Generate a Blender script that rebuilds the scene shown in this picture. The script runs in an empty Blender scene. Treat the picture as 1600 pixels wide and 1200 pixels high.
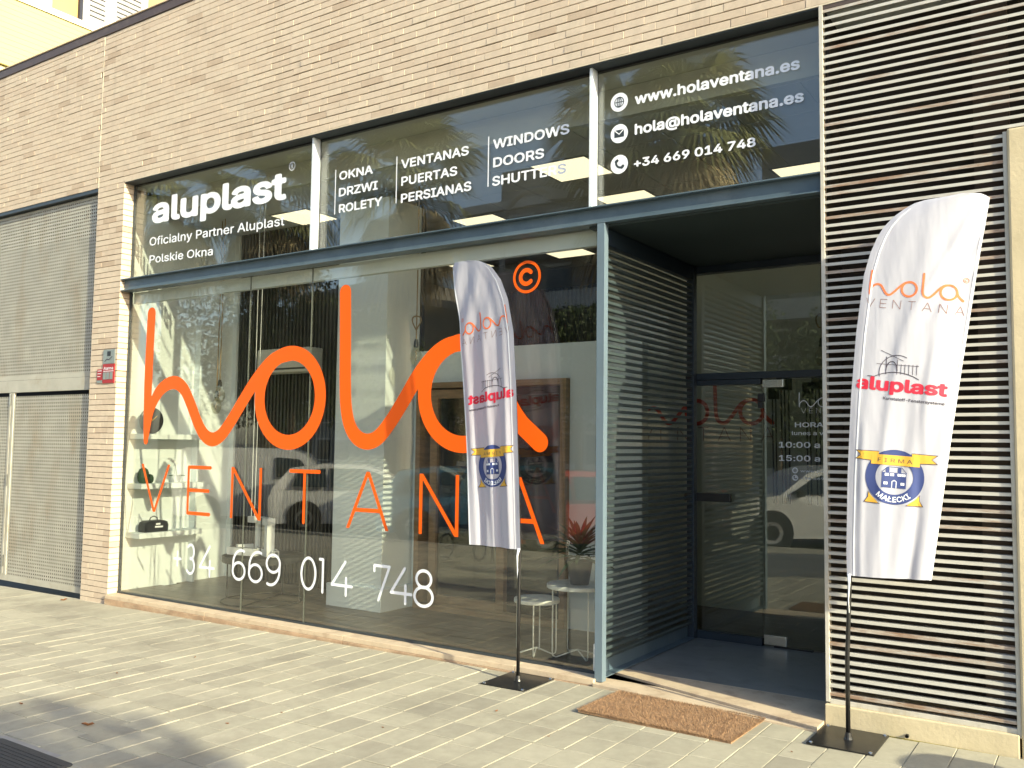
import bpy, bmesh, math, random, os
import numpy as np
from mathutils import Vector, Matrix
random.seed(7); rng = np.random.default_rng(7)
S = bpy.context.scene
COL = S.collection
# ---------------------------------------------------------------- camera, light, exposure
F, YAW, PITCH, ROLL = 1411.98, 0.587822, 0.067934, 0.012556
CAM = np.array([0.0, -5.5308, 1.6])
_cy, _sy = math.cos(YAW), math.sin(YAW)
_fwd = np.array([-_sy*math.cos(PITCH), _cy*math.cos(PITCH), math.sin(PITCH)])
_r = np.array([_cy, _sy, 0.0]); _u = np.cross(_r, _fwd)
_r2 = math.cos(ROLL)*_r + math.sin(ROLL)*_u; _u2 = -math.sin(ROLL)*_r + math.cos(ROLL)*_u
cd = bpy.data.cameras.new('camera'); cam = bpy.data.objects.new('camera', cd); COL.objects.link(cam)
cd.sensor_width = 36.0; cd.lens = F/1600*36; cd.clip_start = 0.05; cd.clip_end = 3000
cam.matrix_world = Matrix(((_r2[0], _u2[0], -_fwd[0], CAM[0]), (_r2[1], _u2[1], -_fwd[1], CAM[1]),
                           (_r2[2], _u2[2], -_fwd[2], CAM[2]), (0, 0, 0, 1)))
S.camera = cam
SUN = Vector((3.9, -1.0, 1.72)).normalized()
EL = math.asin(SUN.z); AZ = math.atan2(SUN.x, SUN.y)
w = bpy.data.worlds.new("World"); S.world = w; w.use_nodes = True
wn = w.node_tree; sky = wn.nodes.new('ShaderNodeTexSky'); sky.sky_type = 'NISHITA'; sky.sun_disc = False
sky.sun_elevation = EL; sky.sun_rotation = AZ; sky.air_density = 1.0; sky.dust_density = 1.5
wn.nodes['Background'].inputs[1].default_value = 0.15
wn.links.new(sky.outputs[0], wn.nodes['Background'].inputs[0])
sl = bpy.data.lights.new('sun', 'SUN'); so = bpy.data.objects.new('sun', sl); COL.objects.link(so)
sl.energy = 3.8; sl.angle = math.radians(0.55); sl.color = (1.0, 0.94, 0.68)
so.rotation_euler = SUN.to_track_quat('Z', 'Y').to_euler()
S.view_settings.view_transform = 'Standard'; S.view_settings.look = 'None'
S.view_settings.gamma = 1; S.view_settings.use_curve_mapping = False
S.view_settings.exposure = 1.26
S.render.engine = 'CYCLES'
cy = S.cycles; cy.use_denoising = True; cy.max_bounces = 9; cy.transparent_max_bounces = 24
cy.glossy_bounces = 4; cy.diffuse_bounces = 4; cy.caustics_reflective = False; cy.caustics_refractive = False
cy.sample_clamp_indirect = 6

# ---------------------------------------------------------------- materials
def nodes(name):
    m = bpy.data.materials.new(name); m.use_nodes = True
    t = m.node_tree; b = t.nodes['Principled BSDF']; return m, t, b
def N(t, kind, **kw):
    n = t.nodes.new(kind)
    for k, v in kw.items(): setattr(n, k, v)
    return n
def coords(t, kind='Object'):
    if kind == 'World':
        return N(t, 'ShaderNodeNewGeometry').outputs['Position']
    return N(t, 'ShaderNodeTexCoord').outputs[kind]
def noise(t, scale, detail=4, rough=.6, co=None, stretch=None):
    n = N(t, 'ShaderNodeTexNoise'); n.inputs['Scale'].default_value = scale
    n.inputs['Detail'].default_value = detail; n.inputs['Roughness'].default_value = rough
    c = co or coords(t, 'World')
    if stretch:
        m = N(t, 'ShaderNodeMapping'); m.inputs['Scale'].default_value = stretch
        t.links.new(c, m.inputs[0]); c = m.outputs[0]
    t.links.new(c, n.inputs['Vector']); return n.outputs['Fac']
def ramp(t, fac, *stops):
    r = N(t, 'ShaderNodeValToRGB'); e = r.color_ramp.elements
    while len(e) < len(stops): e.new(.5)
    for k, (p, c) in enumerate(stops):
        e[k].position = p; e[k].color = (*c, 1) if len(c) == 3 else c
    t.links.new(fac, r.inputs[0]); return r.outputs[0]
def mixc(t, a, b, fac, mode='MIX'):
    m = N(t, 'ShaderNodeMix', data_type='RGBA', blend_type=mode)
    for s, v in ((6, a), (7, b), (0, fac)):
        if hasattr(v, 'links') or hasattr(v, 'is_linked'): t.links.new(v, m.inputs[s])
        elif s == 0: m.inputs[0].default_value = v
        else: m.inputs[s].default_value = (*v, 1)
    return m.outputs[2]
def bump(t, b, h, strength=.3, dist=.002):
    n = N(t, 'ShaderNodeBump'); n.inputs['Strength'].default_value = strength; n.inputs['Distance'].default_value = dist
    t.links.new(h, n.inputs['Height']); t.links.new(n.outputs[0], b.inputs['Normal'])
MAT = {}
def mat(name, c, rough=.6, metal=0., var=.12, scale=9., bmp=.15, bscale=120., dirt=None, emit=None, spec=None, stretch=None, coat=0.):
    m, t, b = nodes(name)
    c = np.array(c, float)
    f = noise(t, scale, 5, stretch=stretch)
    lo = tuple(np.clip(c*(1-var), 0, 1)); hi = tuple(np.clip(c*(1+var), 0, 1))
    col = ramp(t, f, (.3, lo), (.7, hi))
    if dirt:
        dc, amt, ds, st = dirt
        f2 = noise(t, ds, 6, .7, stretch=st)
        k = ramp(t, f2, (.5, (0, 0, 0)), (.72, (amt, amt, amt)))
        col = mixc(t, col, dc, k)
    t.links.new(col, b.inputs['Base Color'])
    b.inputs['Roughness'].default_value = rough; b.inputs['Metallic'].default_value = metal
    b.inputs['Coat Weight'].default_value = coat
    if spec is not None: b.inputs['Specular IOR Level'].default_value = spec
    if bmp: bump(t, b, noise(t, bscale, 4), bmp, .002)
    if emit:
        b.inputs['Emission Color'].default_value = (*emit[0], 1); b.inputs['Emission Strength'].default_value = emit[1]
    MAT[name] = m; return m
def piece_mat(name, stops, rough, island, bmp=.35, bscale=60., stain=None, spec=.3):
    """masonry whose pieces differ in colour: per object, or per island of a joined mesh"""
    m, t, b = nodes(name)
    r = N(t, 'ShaderNodeNewGeometry').outputs['Random Per Island'] if island else N(t, 'ShaderNodeObjectInfo').outputs['Random']
    col = ramp(t, r, *stops)
    g = noise(t, 14, 6, .7)
    col = mixc(t, col, (.0, .0, .0), ramp(t, g, (.35, (.14,)*3), (.7, (0,)*3)))
    if stain:
        f2 = noise(t, stain[1], 5, .65)
        col = mixc(t, col, stain[0], ramp(t, f2, (.48, (0,)*3), (.75, (stain[2],)*3)))
    stk = noise(t, 1.1, 6, .75, stretch=(3.5, 1, .35) if 'brick' in name else (1.6, 1.2, 1))
    col = mixc(t, col, (.30, .25, .19), ramp(t, stk, (.55, (0,)*3), (.80, (.45,)*3)))
    sp = noise(t, 260, 2)
    col = mixc(t, col, (.05, .04, .03), ramp(t, sp, (.66, (0,)*3), (.8, (.35,)*3)))
    t.links.new(col, b.inputs['Base Color']); b.inputs['Roughness'].default_value = rough
    b.inputs['Specular IOR Level'].default_value = spec
    bump(t, b, noise(t, bscale, 6, .7), bmp, .003)
    MAT[name] = m; return m
BS = ((0, (.50, .385, .28)), (.07, (.60, .48, .36)), (.3, (.63, .515, .39)), (.6, (.65, .535, .41)), (1, (.67, .56, .425)))
brickM = piece_mat('pale_brick', BS, .85, False, stain=((.62, .50, .38), 1.3, .5))
brickI = piece_mat('pale_brick_far', BS, .85, True, stain=((.62, .50, .38), 1.3, .5))
PS = ((0, (.34, .315, .245)), (.12, (.39, .36, .275)), (.5, (.42, .39, .295)), (1, (.455, .42, .32)))
paveM = piece_mat('paver_concrete', PS, .9, False, bmp=.5, bscale=90, stain=((.20, .18, .14), 1.3, .7))
paveI = piece_mat('paver_concrete_far', PS, .9, True, bmp=.5, bscale=90, stain=((.20, .18, .14), 1.3, .7))
mat('grout', (.42, .385, .30), .95, var=.2, scale=30, bmp=.5, dirt=((.25, .22, .17), .8, 5, None))
mat('mortar_dark', (.16, .12, .085), .95, scale=25)
mat('sealant', (.66, .58, .44), .7)
mat('coping', (.085, .06, .05), .5, dirt=((.2, .15, .12), .5, 3, None))
mat('stone_sill', (.58, .46, .32), .75, scale=5, var=.1, bmp=.3, dirt=((.30, .19, .12), .6, 7, None))
mat('sill_base', (.40, .27, .17), .9, scale=8, var=.25, bmp=1.0, bscale=40, dirt=((.55, .44, .30), .7, 6, (1, 1, 3)))
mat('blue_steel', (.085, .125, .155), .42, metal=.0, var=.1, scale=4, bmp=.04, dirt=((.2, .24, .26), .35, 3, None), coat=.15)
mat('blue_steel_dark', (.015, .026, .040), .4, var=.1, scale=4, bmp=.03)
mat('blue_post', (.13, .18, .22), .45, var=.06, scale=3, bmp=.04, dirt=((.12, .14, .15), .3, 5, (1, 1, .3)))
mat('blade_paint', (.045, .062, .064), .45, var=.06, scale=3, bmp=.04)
mat('pale_mullion', (.70, .76, .80), .4, var=.04, bmp=.03)
mat('dark_frame', (.035, .045, .052), .45, bmp=.05)
mat('soffit', (.035, .052, .055), .5, var=.1, scale=2, bmp=.03)
def slat_mat(name, base, streak):
    m, t, b = nodes(name)
    ri = N(t, 'ShaderNodeObjectInfo').outputs['Random']
    f = noise(t, 3.0, 6, .65, stretch=(1, 1, 9))
    col = ramp(t, f, (.3, tuple(x*.86 for x in base)), (.7, tuple(min(1, x*1.1) for x in base)))
    rf = N(t, 'ShaderNodeMath', operation='ADD'); t.links.new(ri, rf.inputs[0])
    r2 = noise(t, 5.5, 6, .75, stretch=(.6, 1, 5)); t.links.new(r2, rf.inputs[1])
    col = mixc(t, col, streak, ramp(t, rf.outputs[0], (1.34, (0,)*3), (1.55, (.8,)*3)))
    r3 = N(t, 'ShaderNodeMath', operation='MULTIPLY'); t.links.new(rf.outputs[0], r3.inputs[0]); r3.inputs[1].default_value = .6
    col = mixc(t, col, streak, ramp(t, r3.outputs[0], (.80, (0,)*3), (.93, (.8,)*3)))
    t.links.new(col, b.inputs['Base Color']); b.inputs['Roughness'].default_value = .55
    bump(t, b, noise(t, 40, 5), .15, .002); MAT[name] = m; return m
slat_mat('louvre_paint', (.56, .54, .48), (.25, .12, .05))
mat('louvre_frame', (.54, .51, .44), .6, var=.1, scale=6, dirt=((.33, .27, .18), .7, 9, (1, 1, .4)))
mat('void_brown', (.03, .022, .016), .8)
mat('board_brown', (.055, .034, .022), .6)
mat('plaster', (.60, .51, .34), .95, var=.08, scale=3, bmp=.9, bscale=55, dirt=((.35, .30, .18), .35, 2.2, None), spec=.1)
mat('plaster_moss', (.30, .25, .08), .95, var=.3, scale=20, bmp=.6)
mat('white_wall', (.73, .79, .80), .8, var=.02, scale=2, bmp=.05)
mat('grey_wall', (.56, .56, .51), .8, var=.05, scale=2, bmp=.05)
mat('ceiling_tile', (.60, .62, .64), .9, var=.03, bmp=.2)
mat('ceiling_grid', (.33, .35, .36), .6, bmp=0)
mat('lamp_panel', (.9, .88, .75), .5, bmp=0, var=0, emit=((1.0, .90, .62), 0.62))
mat('floor_wood', (.125, .105, .085), .38, var=.35, scale=2.2, bmp=.1, stretch=(1, 9, 1), dirt=((.24, .19, .15), .5, 1.6, (1, 5, 1)))
mat('recess_floor', (.26, .265, .25), .25, var=.08, scale=2, bmp=.03, dirt=((.12, .12, .11), .4, 3, None))
mat('orange_vinyl', (.90, .115, .0), .45, var=.015, scale=2, bmp=.02, spec=.4)
mat('white_vinyl', (.84, .86, .90), .5, var=.02, scale=2, bmp=.02)
mat('red_sign', (.62, .06, .03), .5, bmp=0)
mat('black_steel', (.012, .012, .012), .32, bmp=.05, dirt=((.05, .045, .04), .4, 12, None))
mat('joint_grey', (.10, .11, .10), .7, bmp=0)
mat('chrome', (.6, .6, .58), .25, metal=1, bmp=0)
mat('slat_wood_black', (.018, .015, .011), .55, bmp=.1)
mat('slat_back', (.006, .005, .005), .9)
mat('frame_wood', (.27, .17, .09), .5, var=.25, scale=5, stretch=(1, 1, 7), bmp=.08)
mat('frame_black', (.012, .012, .013), .4, bmp=0)
mat('white_plastic', (.75, .76, .75), .4, bmp=0)
mat('marble_top', (.72, .72, .69), .35, var=.25, scale=8, bmp=0)
mat('wire_white', (.68, .68, .64), .4, bmp=0)
mat('pot_black', (.015, .015, .015), .5)
mat('leaf_green', (.045, .085, .03), .5, var=.3, scale=20, bmp=0)
mat('leaf_red', (.17, .035, .02), .5, var=.3, scale=20, bmp=0)
mat('cactus', (.03, .07, .035), .6)
mat('coir', (.31, .19, .105), .95, var=.25, scale=60, bmp=.8, bscale=300, dirt=((.20, .10, .045), .6, 9, None))
mat('iron_cover', (.045, .045, .045), .6, var=.2, scale=40, bmp=.8, bscale=180)
mat('dead_leaf', (.26, .11, .04), .7)
mat('rope', (.30, .21, .10), .9)
mat('red_plate', (.36, .012, .014), .4, bmp=0)
mat('steel_plate', (.28, .31, .29), .35, metal=.4, bmp=0)
mat('asphalt', (.05, .05, .052), .9, var=.2, scale=30)
mat('far_ground', (.12, .11, .09), .95)
mat('kerb_stone', (.35, .33, .29), .9)
mat('yellow_cladding', (.56, .50, .20), .75, var=.03, scale=1, bmp=.1)
mat('cream_render', (.60, .56, .32), .8, var=.03, scale=1)
mat('ochre_render', (.60, .38, .14), .85, var=.03, scale=1)
mat('white_shutter', (.78, .77, .74), .6, bmp=0)
mat('navy_dark', (.02, .022, .035), .7, bmp=0)
mat('apartment_white', (.50, .48, .44), .85)
mat('apartment_grey', (.24, .225, .20), .85)
mat('window_dark', (.03, .035, .04), .15, bmp=0)
mat('palm_trunk', (.19, .15, .10), .95, var=.35, scale=14, bmp=.8, bscale=30)
mat('palm_green', (.24, .25, .09), .7, var=.35, scale=5, bmp=0)
mat('palm_dry', (.42, .34, .19), .8, var=.3, scale=5, bmp=0)
mat('tree_leaf', (.055, .080, .025), .7, var=.4, scale=2, bmp=0)
mat('bark', (.12, .09, .06), .9)
mat('car_white', (.72, .72, .70), .3, var=0, bmp=0, coat=.6)
mat('car_blue', (.04, .14, .24), .3, var=0, bmp=0, coat=.6)
mat('car_black', (.015, .016, .02), .3, var=0, bmp=0, coat=.6)
mat('car_red', (.45, .05, .035), .3, var=0, bmp=0, coat=.6)
mat('car_glass', (.02, .03, .03), .05, var=0, bmp=0)
mat('rubber', (.015, .015, .015), .9, bmp=0)
mat('alloy', (.4, .4, .4), .35, metal=.8, bmp=0)
mat('lamp_post', (.30, .31, .30), .5, bmp=0)
mat('print_orange', (.78, .17, .055), .7, bmp=0)
mat('print_red', (.58, .015, .045), .7, bmp=0)
mat('print_ink', (.05, .04, .06), .7, bmp=0)
mat('print_brown', (.22, .10, .08), .7, bmp=0)
mat('print_blue', (.03, .05, .18), .7, bmp=0)
mat('print_gold', (.66, .37, .04), .7, bmp=0)
mat('print_white', (.82, .84, .88), .7, bmp=0)
mat('amber_bulb', (.35, .25, .12), .15, bmp=0, spec=.8)
def cloth_mat():
    m, t, b = nodes('flag_cloth'); out = t.nodes['Material Output']
    d = N(t, 'ShaderNodeBsdfTranslucent'); d.inputs[0].default_value = (.60, .58, .70, 1)
    b.inputs['Base Color'].default_value = (.58, .585, .67, 1); b.inputs['Roughness'].default_value = .42
    b.inputs['Specular IOR Level'].default_value = .35; b.inputs['Sheen Weight'].default_value = .2
    mx = N(t, 'ShaderNodeMixShader'); mx.inputs[0].default_value = .30
    h = noise(t, 6, 3, .45, stretch=(1.4, 1, .35)); bump(t, b, h, .35, .03)
    t.links.new(b.outputs[0], mx.inputs[1]); t.links.new(d.outputs[0], mx.inputs[2]); t.links.new(mx.outputs[0], out.inputs[0])
    MAT['flag_cloth'] = m
cloth_mat()
def glass_mat(name, tint, refl=1.0, smear=.02):
    m, t, b = nodes(name); t.nodes.remove(b); out = t.nodes['Material Output']
    tr = N(t, 'ShaderNodeBsdfTransparent'); tr.inputs[0].default_value = (*tint, 1)
    gl = N(t, 'ShaderNodeBsdfGlossy'); gl.inputs['Roughness'].default_value = .0
    gl.inputs[0].default_value = (refl, refl, refl, 1)
    g = N(t, 'ShaderNodeNewGeometry')
    dp = N(t, 'ShaderNodeVectorMath', operation='DOT_PRODUCT')
    t.links.new(g.outputs['Normal'], dp.inputs[0]); t.links.new(g.outputs['Incoming'], dp.inputs[1])
    ab = N(t, 'ShaderNodeMath', operation='ABSOLUTE'); t.links.new(dp.outputs['Value'], ab.inputs[0])
    om = N(t, 'ShaderNodeMath', operation='SUBTRACT'); om.inputs[0].default_value = 1; t.links.new(ab.outputs[0], om.inputs[1])
    pw = N(t, 'ShaderNodeMath', operation='POWER'); t.links.new(om.outputs[0], pw.inputs[0]); pw.inputs[1].default_value = 5
    ma = N(t, 'ShaderNodeMath', operation='MULTIPLY_ADD'); t.links.new(pw.outputs[0], ma.inputs[0])
    ma.inputs[1].default_value = .93; ma.inputs[2].default_value = .075
    mx = N(t, 'ShaderNodeMixShader'); t.links.new(ma.outputs[0], mx.inputs[0])
    t.links.new(tr.outputs[0], mx.inputs[1]); t.links.new(gl.outputs[0], mx.inputs[2])
    if smear:
        df = N(t, 'ShaderNodeBsdfDiffuse'); df.inputs[0].default_value = (.8, .8, .75, 1)
        f = ramp(t, noise(t, 3.5, 8, .75, stretch=(1, 1, .25)), (.4, (0,)*3), (.8, (smear*3,)*3))
        m2 = N(t, 'ShaderNodeMixShader'); t.links.new(f, m2.inputs[0])
        t.links.new(mx.outputs[0], m2.inputs[1]); t.links.new(df.outputs[0], m2.inputs[2]); mx = m2
    t.links.new(mx.outputs[0], out.inputs[0]); MAT[name] = m
glass_mat('shop_glass', (.96, .965, .925), 1.0, .004)
glass_mat('door_glass', (.74, .76, .71), 1.0, .0)
glass_mat('clear_glass', (.9, .88, .8), 1.0, 0)
def perf_mat():
    """perforated sheet: square holes let the dark room behind show through"""
    m, t, b = nodes('perforated_steel'); out = t.nodes['Material Output']
    c = coords(t, 'World'); sx = N(t, 'ShaderNodeSeparateXYZ'); t.links.new(c, sx.inputs[0])
    def hole(sock, pitch, frac):
        d = N(t, 'ShaderNodeMath', operation='DIVIDE'); t.links.new(sock, d.inputs[0]); d.inputs[1].default_value = pitch
        f = N(t, 'ShaderNodeMath', operation='FRACT'); t.links.new(d.outputs[0], f.inputs[0])
        l = N(t, 'ShaderNodeMath', operation='LESS_THAN'); t.links.new(f.outputs[0], l.inputs[0]); l.inputs[1].default_value = frac
        return l.outputs[0]
    h = N(t, 'ShaderNodeMath', operation='MULTIPLY')
    ax = N(t, 'ShaderNodeMath', operation='ADD'); t.links.new(sx.outputs[0], ax.inputs[0]); ax.inputs[1].default_value = 40
    az = N(t, 'ShaderNodeMath', operation='ADD'); t.links.new(sx.outputs[2], az.inputs[0]); az.inputs[1].default_value = 40
    t.links.new(hole(ax.outputs[0], .0385, .5), h.inputs[0]); t.links.new(hole(az.outputs[0], .0385, .5), h.inputs[1])
    f = noise(t, 1.6, 6, .7, stretch=(1.6, 1, .6))
    col = ramp(t, noise(t, 5, 4), (.3, (.36, .345, .29)), (.7, (.46, .44, .37)))
    col = mixc(t, col, (.30, .20, .09), ramp(t, f, (.52, (0,)*3), (.78, (.6,)*3)))
    t.links.new(col, b.inputs['Base Color']); b.inputs['Roughness'].default_value = .6
    tr = N(t, 'ShaderNodeBsdfTransparent'); mx = N(t, 'ShaderNodeMixShader')
    t.links.new(h.outputs[0], mx.inputs[0]); t.links.new(b.outputs[0], mx.inputs[1]); t.links.new(tr.outputs[0], mx.inputs[2])
    t.links.new(mx.outputs[0], out.inputs[0]); MAT['perforated_steel'] = m
perf_mat()
mat('gate_steel', (.43, .415, .35), .6, var=.08, scale=5, dirt=((.28, .2, .1), .5, 3, None))

# ---------------------------------------------------------------- helpers
class MB:
    def __init__(s): s.v = []; s.f = []
    def add(s, v, f):
        n = len(s.v); s.v += [tuple(p) for p in v]; s.f += [tuple(i+n for i in q) for q in f]; return s
    def box(s, x0, x1, y0, y1, z0, z1):
        v = [(x, y, z) for x in (x0, x1) for y in (y0, y1) for z in (z0, z1)]
        return s.add(v, [(0, 1, 3, 2), (4, 6, 7, 5), (0, 4, 5, 1), (2, 3, 7, 6), (0, 2, 6, 4), (1, 5, 7, 3)])
    def tube(s, pts, r, n=8, caps=True):
        pts = [Vector(p) for p in pts]; rs = r if hasattr(r, '__len__') else [r]*len(pts)
        rings = []; up = None
        for i, p in enumerate(pts):
            d = (pts[min(i+1, len(pts)-1)]-pts[max(i-1, 0)]).normalized()
            if up is None: up = d.orthogonal().normalized()
            up = (up-d*up.dot(d)).normalized(); q = d.cross(up)
            rings.append([p+(up*math.cos(a)+q*math.sin(a))*rs[i] for a in (2*math.pi*k/n for k in range(n))])
        v = [p for rg in rings for p in rg]; f = []
        for i in range(len(pts)-1):
            for k in range(n):
                f.append((i*n+k, i*n+(k+1) % n, (i+1)*n+(k+1) % n, (i+1)*n+k))
        if caps: f.append(tuple(range(n))[::-1]); f.append(tuple((len(pts)-1)*n+k for k in range(n)))
        return s.add(v, f)
    def lathe(s, prof, c, n=24, axis='z'):
        v = []; f = []
        for r, h in prof:
            for k in range(n):
                a = 2*math.pi*k/n
                p = (r*math.cos(a), r*math.sin(a), h)
                if axis == 'x': p = (h, r*math.cos(a), r*math.sin(a))
                if axis == 'y': p = (r*math.cos(a), h, r*math.sin(a))
                v.append((c[0]+p[0], c[1]+p[1], c[2]+p[2]))
        for i in range(len(prof)-1):
            for k in range(n): f.append((i*n+k, i*n+(k+1) % n, (i+1)*n+(k+1) % n, (i+1)*n+k))
        if prof[0][0] > 1e-6: f.append(tuple(range(n))[::-1])
        if prof[-1][0] > 1e-6: f.append(tuple((len(prof)-1)*n+k for k in range(n)))
        return s.add(v, f)
    def prism(s, poly, a, b, axis='y'):
        n = len(poly)
        mk = {'y': lambda p, t: (p[0], t, p[1]), 'x': lambda p, t: (t, p[0], p[1]), 'z': lambda p, t: (p[0], p[1], t)}[axis]
        v = [mk(p, a) for p in poly]+[mk(p, b) for p in poly]
        f = [tuple(range(n)), tuple(range(2*n-1, n-1, -1))]+[(k, k+n, (k+1) % n+n, (k+1) % n) for k in range(n)]
        return s.add(v, f)
    def mesh(s, name, m, smooth=False):
        me = bpy.data.meshes.new(name); me.from_pydata([tuple(p) for p in s.v], [], s.f)
        me.materials.append(MAT[m] if isinstance(m, str) else m)
        if smooth: me.polygons.foreach_set('use_smooth', [True]*len(me.polygons))
        me.update(); return me
    def obj(s, name, m, parent=None, smooth=False, bevel=0, **props):
        o = link(name, s.mesh(name, m, smooth), parent, **props)
        if not smooth or bevel:
            bm = bmesh.new(); bm.from_mesh(o.data); bmesh.ops.recalc_face_normals(bm, faces=bm.faces)
            if bevel: bmesh.ops.bevel(bm, geom=bm.edges[:], offset=bevel, segments=2, affect='EDGES', profile=.6)
            bm.to_mesh(o.data); bm.free()
        return o
def link(name, me, parent=None, **props):
    o = bpy.data.objects.new(name, me); COL.objects.link(o)
    if parent is not None: o.parent = parent
    for k, v in props.items(): o[k] = v
    return o
def thing(name, label, cat, loc=(0, 0, 0), group=None, rz=0.0):
    o = bpy.data.objects.new(name, None); COL.objects.link(o); o.location = loc; o.rotation_euler = (0, 0, rz)
    o['label'] = label; o['category'] = cat; o.empty_display_size = .2
    if group: o['group'] = group
    return o
def box(name, m, parent, x0, x1, y0, y1, z0, z1, bevel=0, **p):
    return MB().box(x0, x1, y0, y1, z0, z1).obj(name, m, parent, bevel=bevel, **p)
def struct(o): o['kind'] = 'structure'; return o
def copy_tree(o, parent=None):
    c = o.copy(); COL.objects.link(c); c.parent = parent
    for ch in o.children: copy_tree(ch, c)
    return c
def proj_px(P):
    q = np.asarray(P)-CAM; d = q@_fwd
    return 800+F*(q@_r2)/d, 600-F*(q@_u2)/d, d
def gz(x, y):
    z = .009*(min(x, 0.0)+1.2)
    if y < -3.2: z += .03*(y+3.2)
    return z

# ---- flat lettering
FONT = None
for _p in (os.path.join(bpy.utils.system_resource('DATAFILES'), 'fonts', 'Inter.woff2'),):
    try: FONT = bpy.data.fonts.load(_p)
    except Exception: FONT = None
def text2d(body, bold=0.0, res=3, spacing=1.0, cell=.017):
    """outline of a line of type grown by bold, meshed from its signed distance -> (verts Nx2, faces), cap height .73"""
    cu = bpy.data.curves.new('lettering', 'FONT'); cu.body = body; cu.resolution_u = res; cu.fill_mode = 'NONE'
    cu.space_character = spacing
    if FONT: cu.font = FONT
    o = bpy.data.objects.new('lettering', cu); COL.objects.link(o)
    dg = bpy.context.evaluated_depsgraph_get(); me = bpy.data.meshes.new_from_object(o.evaluated_get(dg))
    V = [(v.co.x, v.co.y) for v in me.vertices]; nb = {}
    for e in me.edges:
        i, j = e.vertices; nb.setdefault(i, []).append(j); nb.setdefault(j, []).append(i)
    bpy.data.objects.remove(o); bpy.data.curves.remove(cu); bpy.data.meshes.remove(me)
    seen = set(); segs = []
    for i in range(len(V)):
        if i in seen or i not in nb: continue
        loop = [i]; seen.add(i); cur = i+1 if i+1 in nb[i] else nb[i][0]
        while cur not in seen:
            loop.append(cur); seen.add(cur); nx_ = [q for q in nb[cur] if q not in seen]
            if not nx_: break
            cur = cur+1 if cur+1 in nx_ else nx_[0]
        segs += [(*V[loop[k]], *V[loop[(k+1) % len(loop)]]) for k in range(len(loop))]
    A = np.array(segs); R = abs(bold)+cell*3
    x0, x1, z0, z1 = A[:, [0, 2]].min()-R, A[:, [0, 2]].max()+R, A[:, [1, 3]].min()-R, A[:, [1, 3]].max()+R
    nx, nz = int((x1-x0)/cell)+2, int((z1-z0)/cell)+2
    gx = x0+np.arange(nx)*cell; gz_ = z0+np.arange(nz)*cell+1e-5
    X, Z = np.meshgrid(gx, gz_, indexing='ij'); D = np.full(X.shape, R); Wn = np.zeros((nx+1, nz), int)
    for ax, az, bx, bz in A:
        i0 = max(0, int((min(ax, bx)-R-x0)/cell)); i1 = int((max(ax, bx)+R-x0)/cell)+2
        j0 = max(0, int((min(az, bz)-R-z0)/cell)); j1 = int((max(az, bz)+R-z0)/cell)+2
        x = X[i0:i1, j0:j1]; z = Z[i0:i1, j0:j1]; dx, dz = bx-ax, bz-az
        t = np.clip(((x-ax)*dx+(z-az)*dz)/(dx*dx+dz*dz+1e-14), 0, 1)
        D[i0:i1, j0:j1] = np.minimum(D[i0:i1, j0:j1], np.hypot(x-ax-t*dx, z-az-t*dz))
        if az != bz:
            lo, hi = min(az, bz), max(az, bz); js = np.where((gz_ >= lo) & (gz_ < hi))[0]
            for j in js:
                xc = ax+(gz_[j]-az)/dz*dx; n_ = int(np.searchsorted(gx, xc)); Wn[n_, j] += 1 if bz > az else -1
    wind = np.cumsum(Wn[::-1], axis=0)[::-1][1:]
    D = np.where(wind != 0, -D, D)-bold
    return march(X, Z, D)
def fit_text(body, x0, x1, z0, cap, bold=0.0, slope=0.0, spacing=1.0):
    v, f = text2d(body, bold, spacing=spacing)
    lo, hi = v[:, 0].min(), v[:, 0].max()
    X = x0+(v[:, 0]-lo)/(hi-lo)*(x1-x0); Z = z0+v[:, 1]*cap/.727+slope*(X-x0)
    return np.stack([X, Z], 1), f
def march(X, Z, D):
    D = np.where(np.abs(D) < 1e-6, 1e-6, D)
    verts = []; idx = {}; faces = []
    def V(key, p):
        if key not in idx: idx[key] = len(verts); verts.append(p)
        return idx[key]
    near = (D < 0)
    cells = np.argwhere(near[:-1, :-1] | near[1:, :-1] | near[:-1, 1:] | near[1:, 1:])
    for i, j in cells:
        c = [(i, j), (i+1, j), (i+1, j+1), (i, j+1)]; d = [D[a] for a in c]; poly = []
        for k in range(4):
            a, b = c[k], c[(k+1) % 4]; da, db = d[k], d[(k+1) % 4]
            if da < 0: poly.append(V(a, (X[a], Z[a])))
            if (da < 0) != (db < 0):
                t = da/(da-db); key = (min(a, b), max(a, b))
                poly.append(V(key, (X[a]+(X[b]-X[a])*t, Z[a]+(Z[b]-Z[a])*t)))
        if len(poly) > 2: faces.append(tuple(poly))
    return np.array(verts), faces
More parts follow.
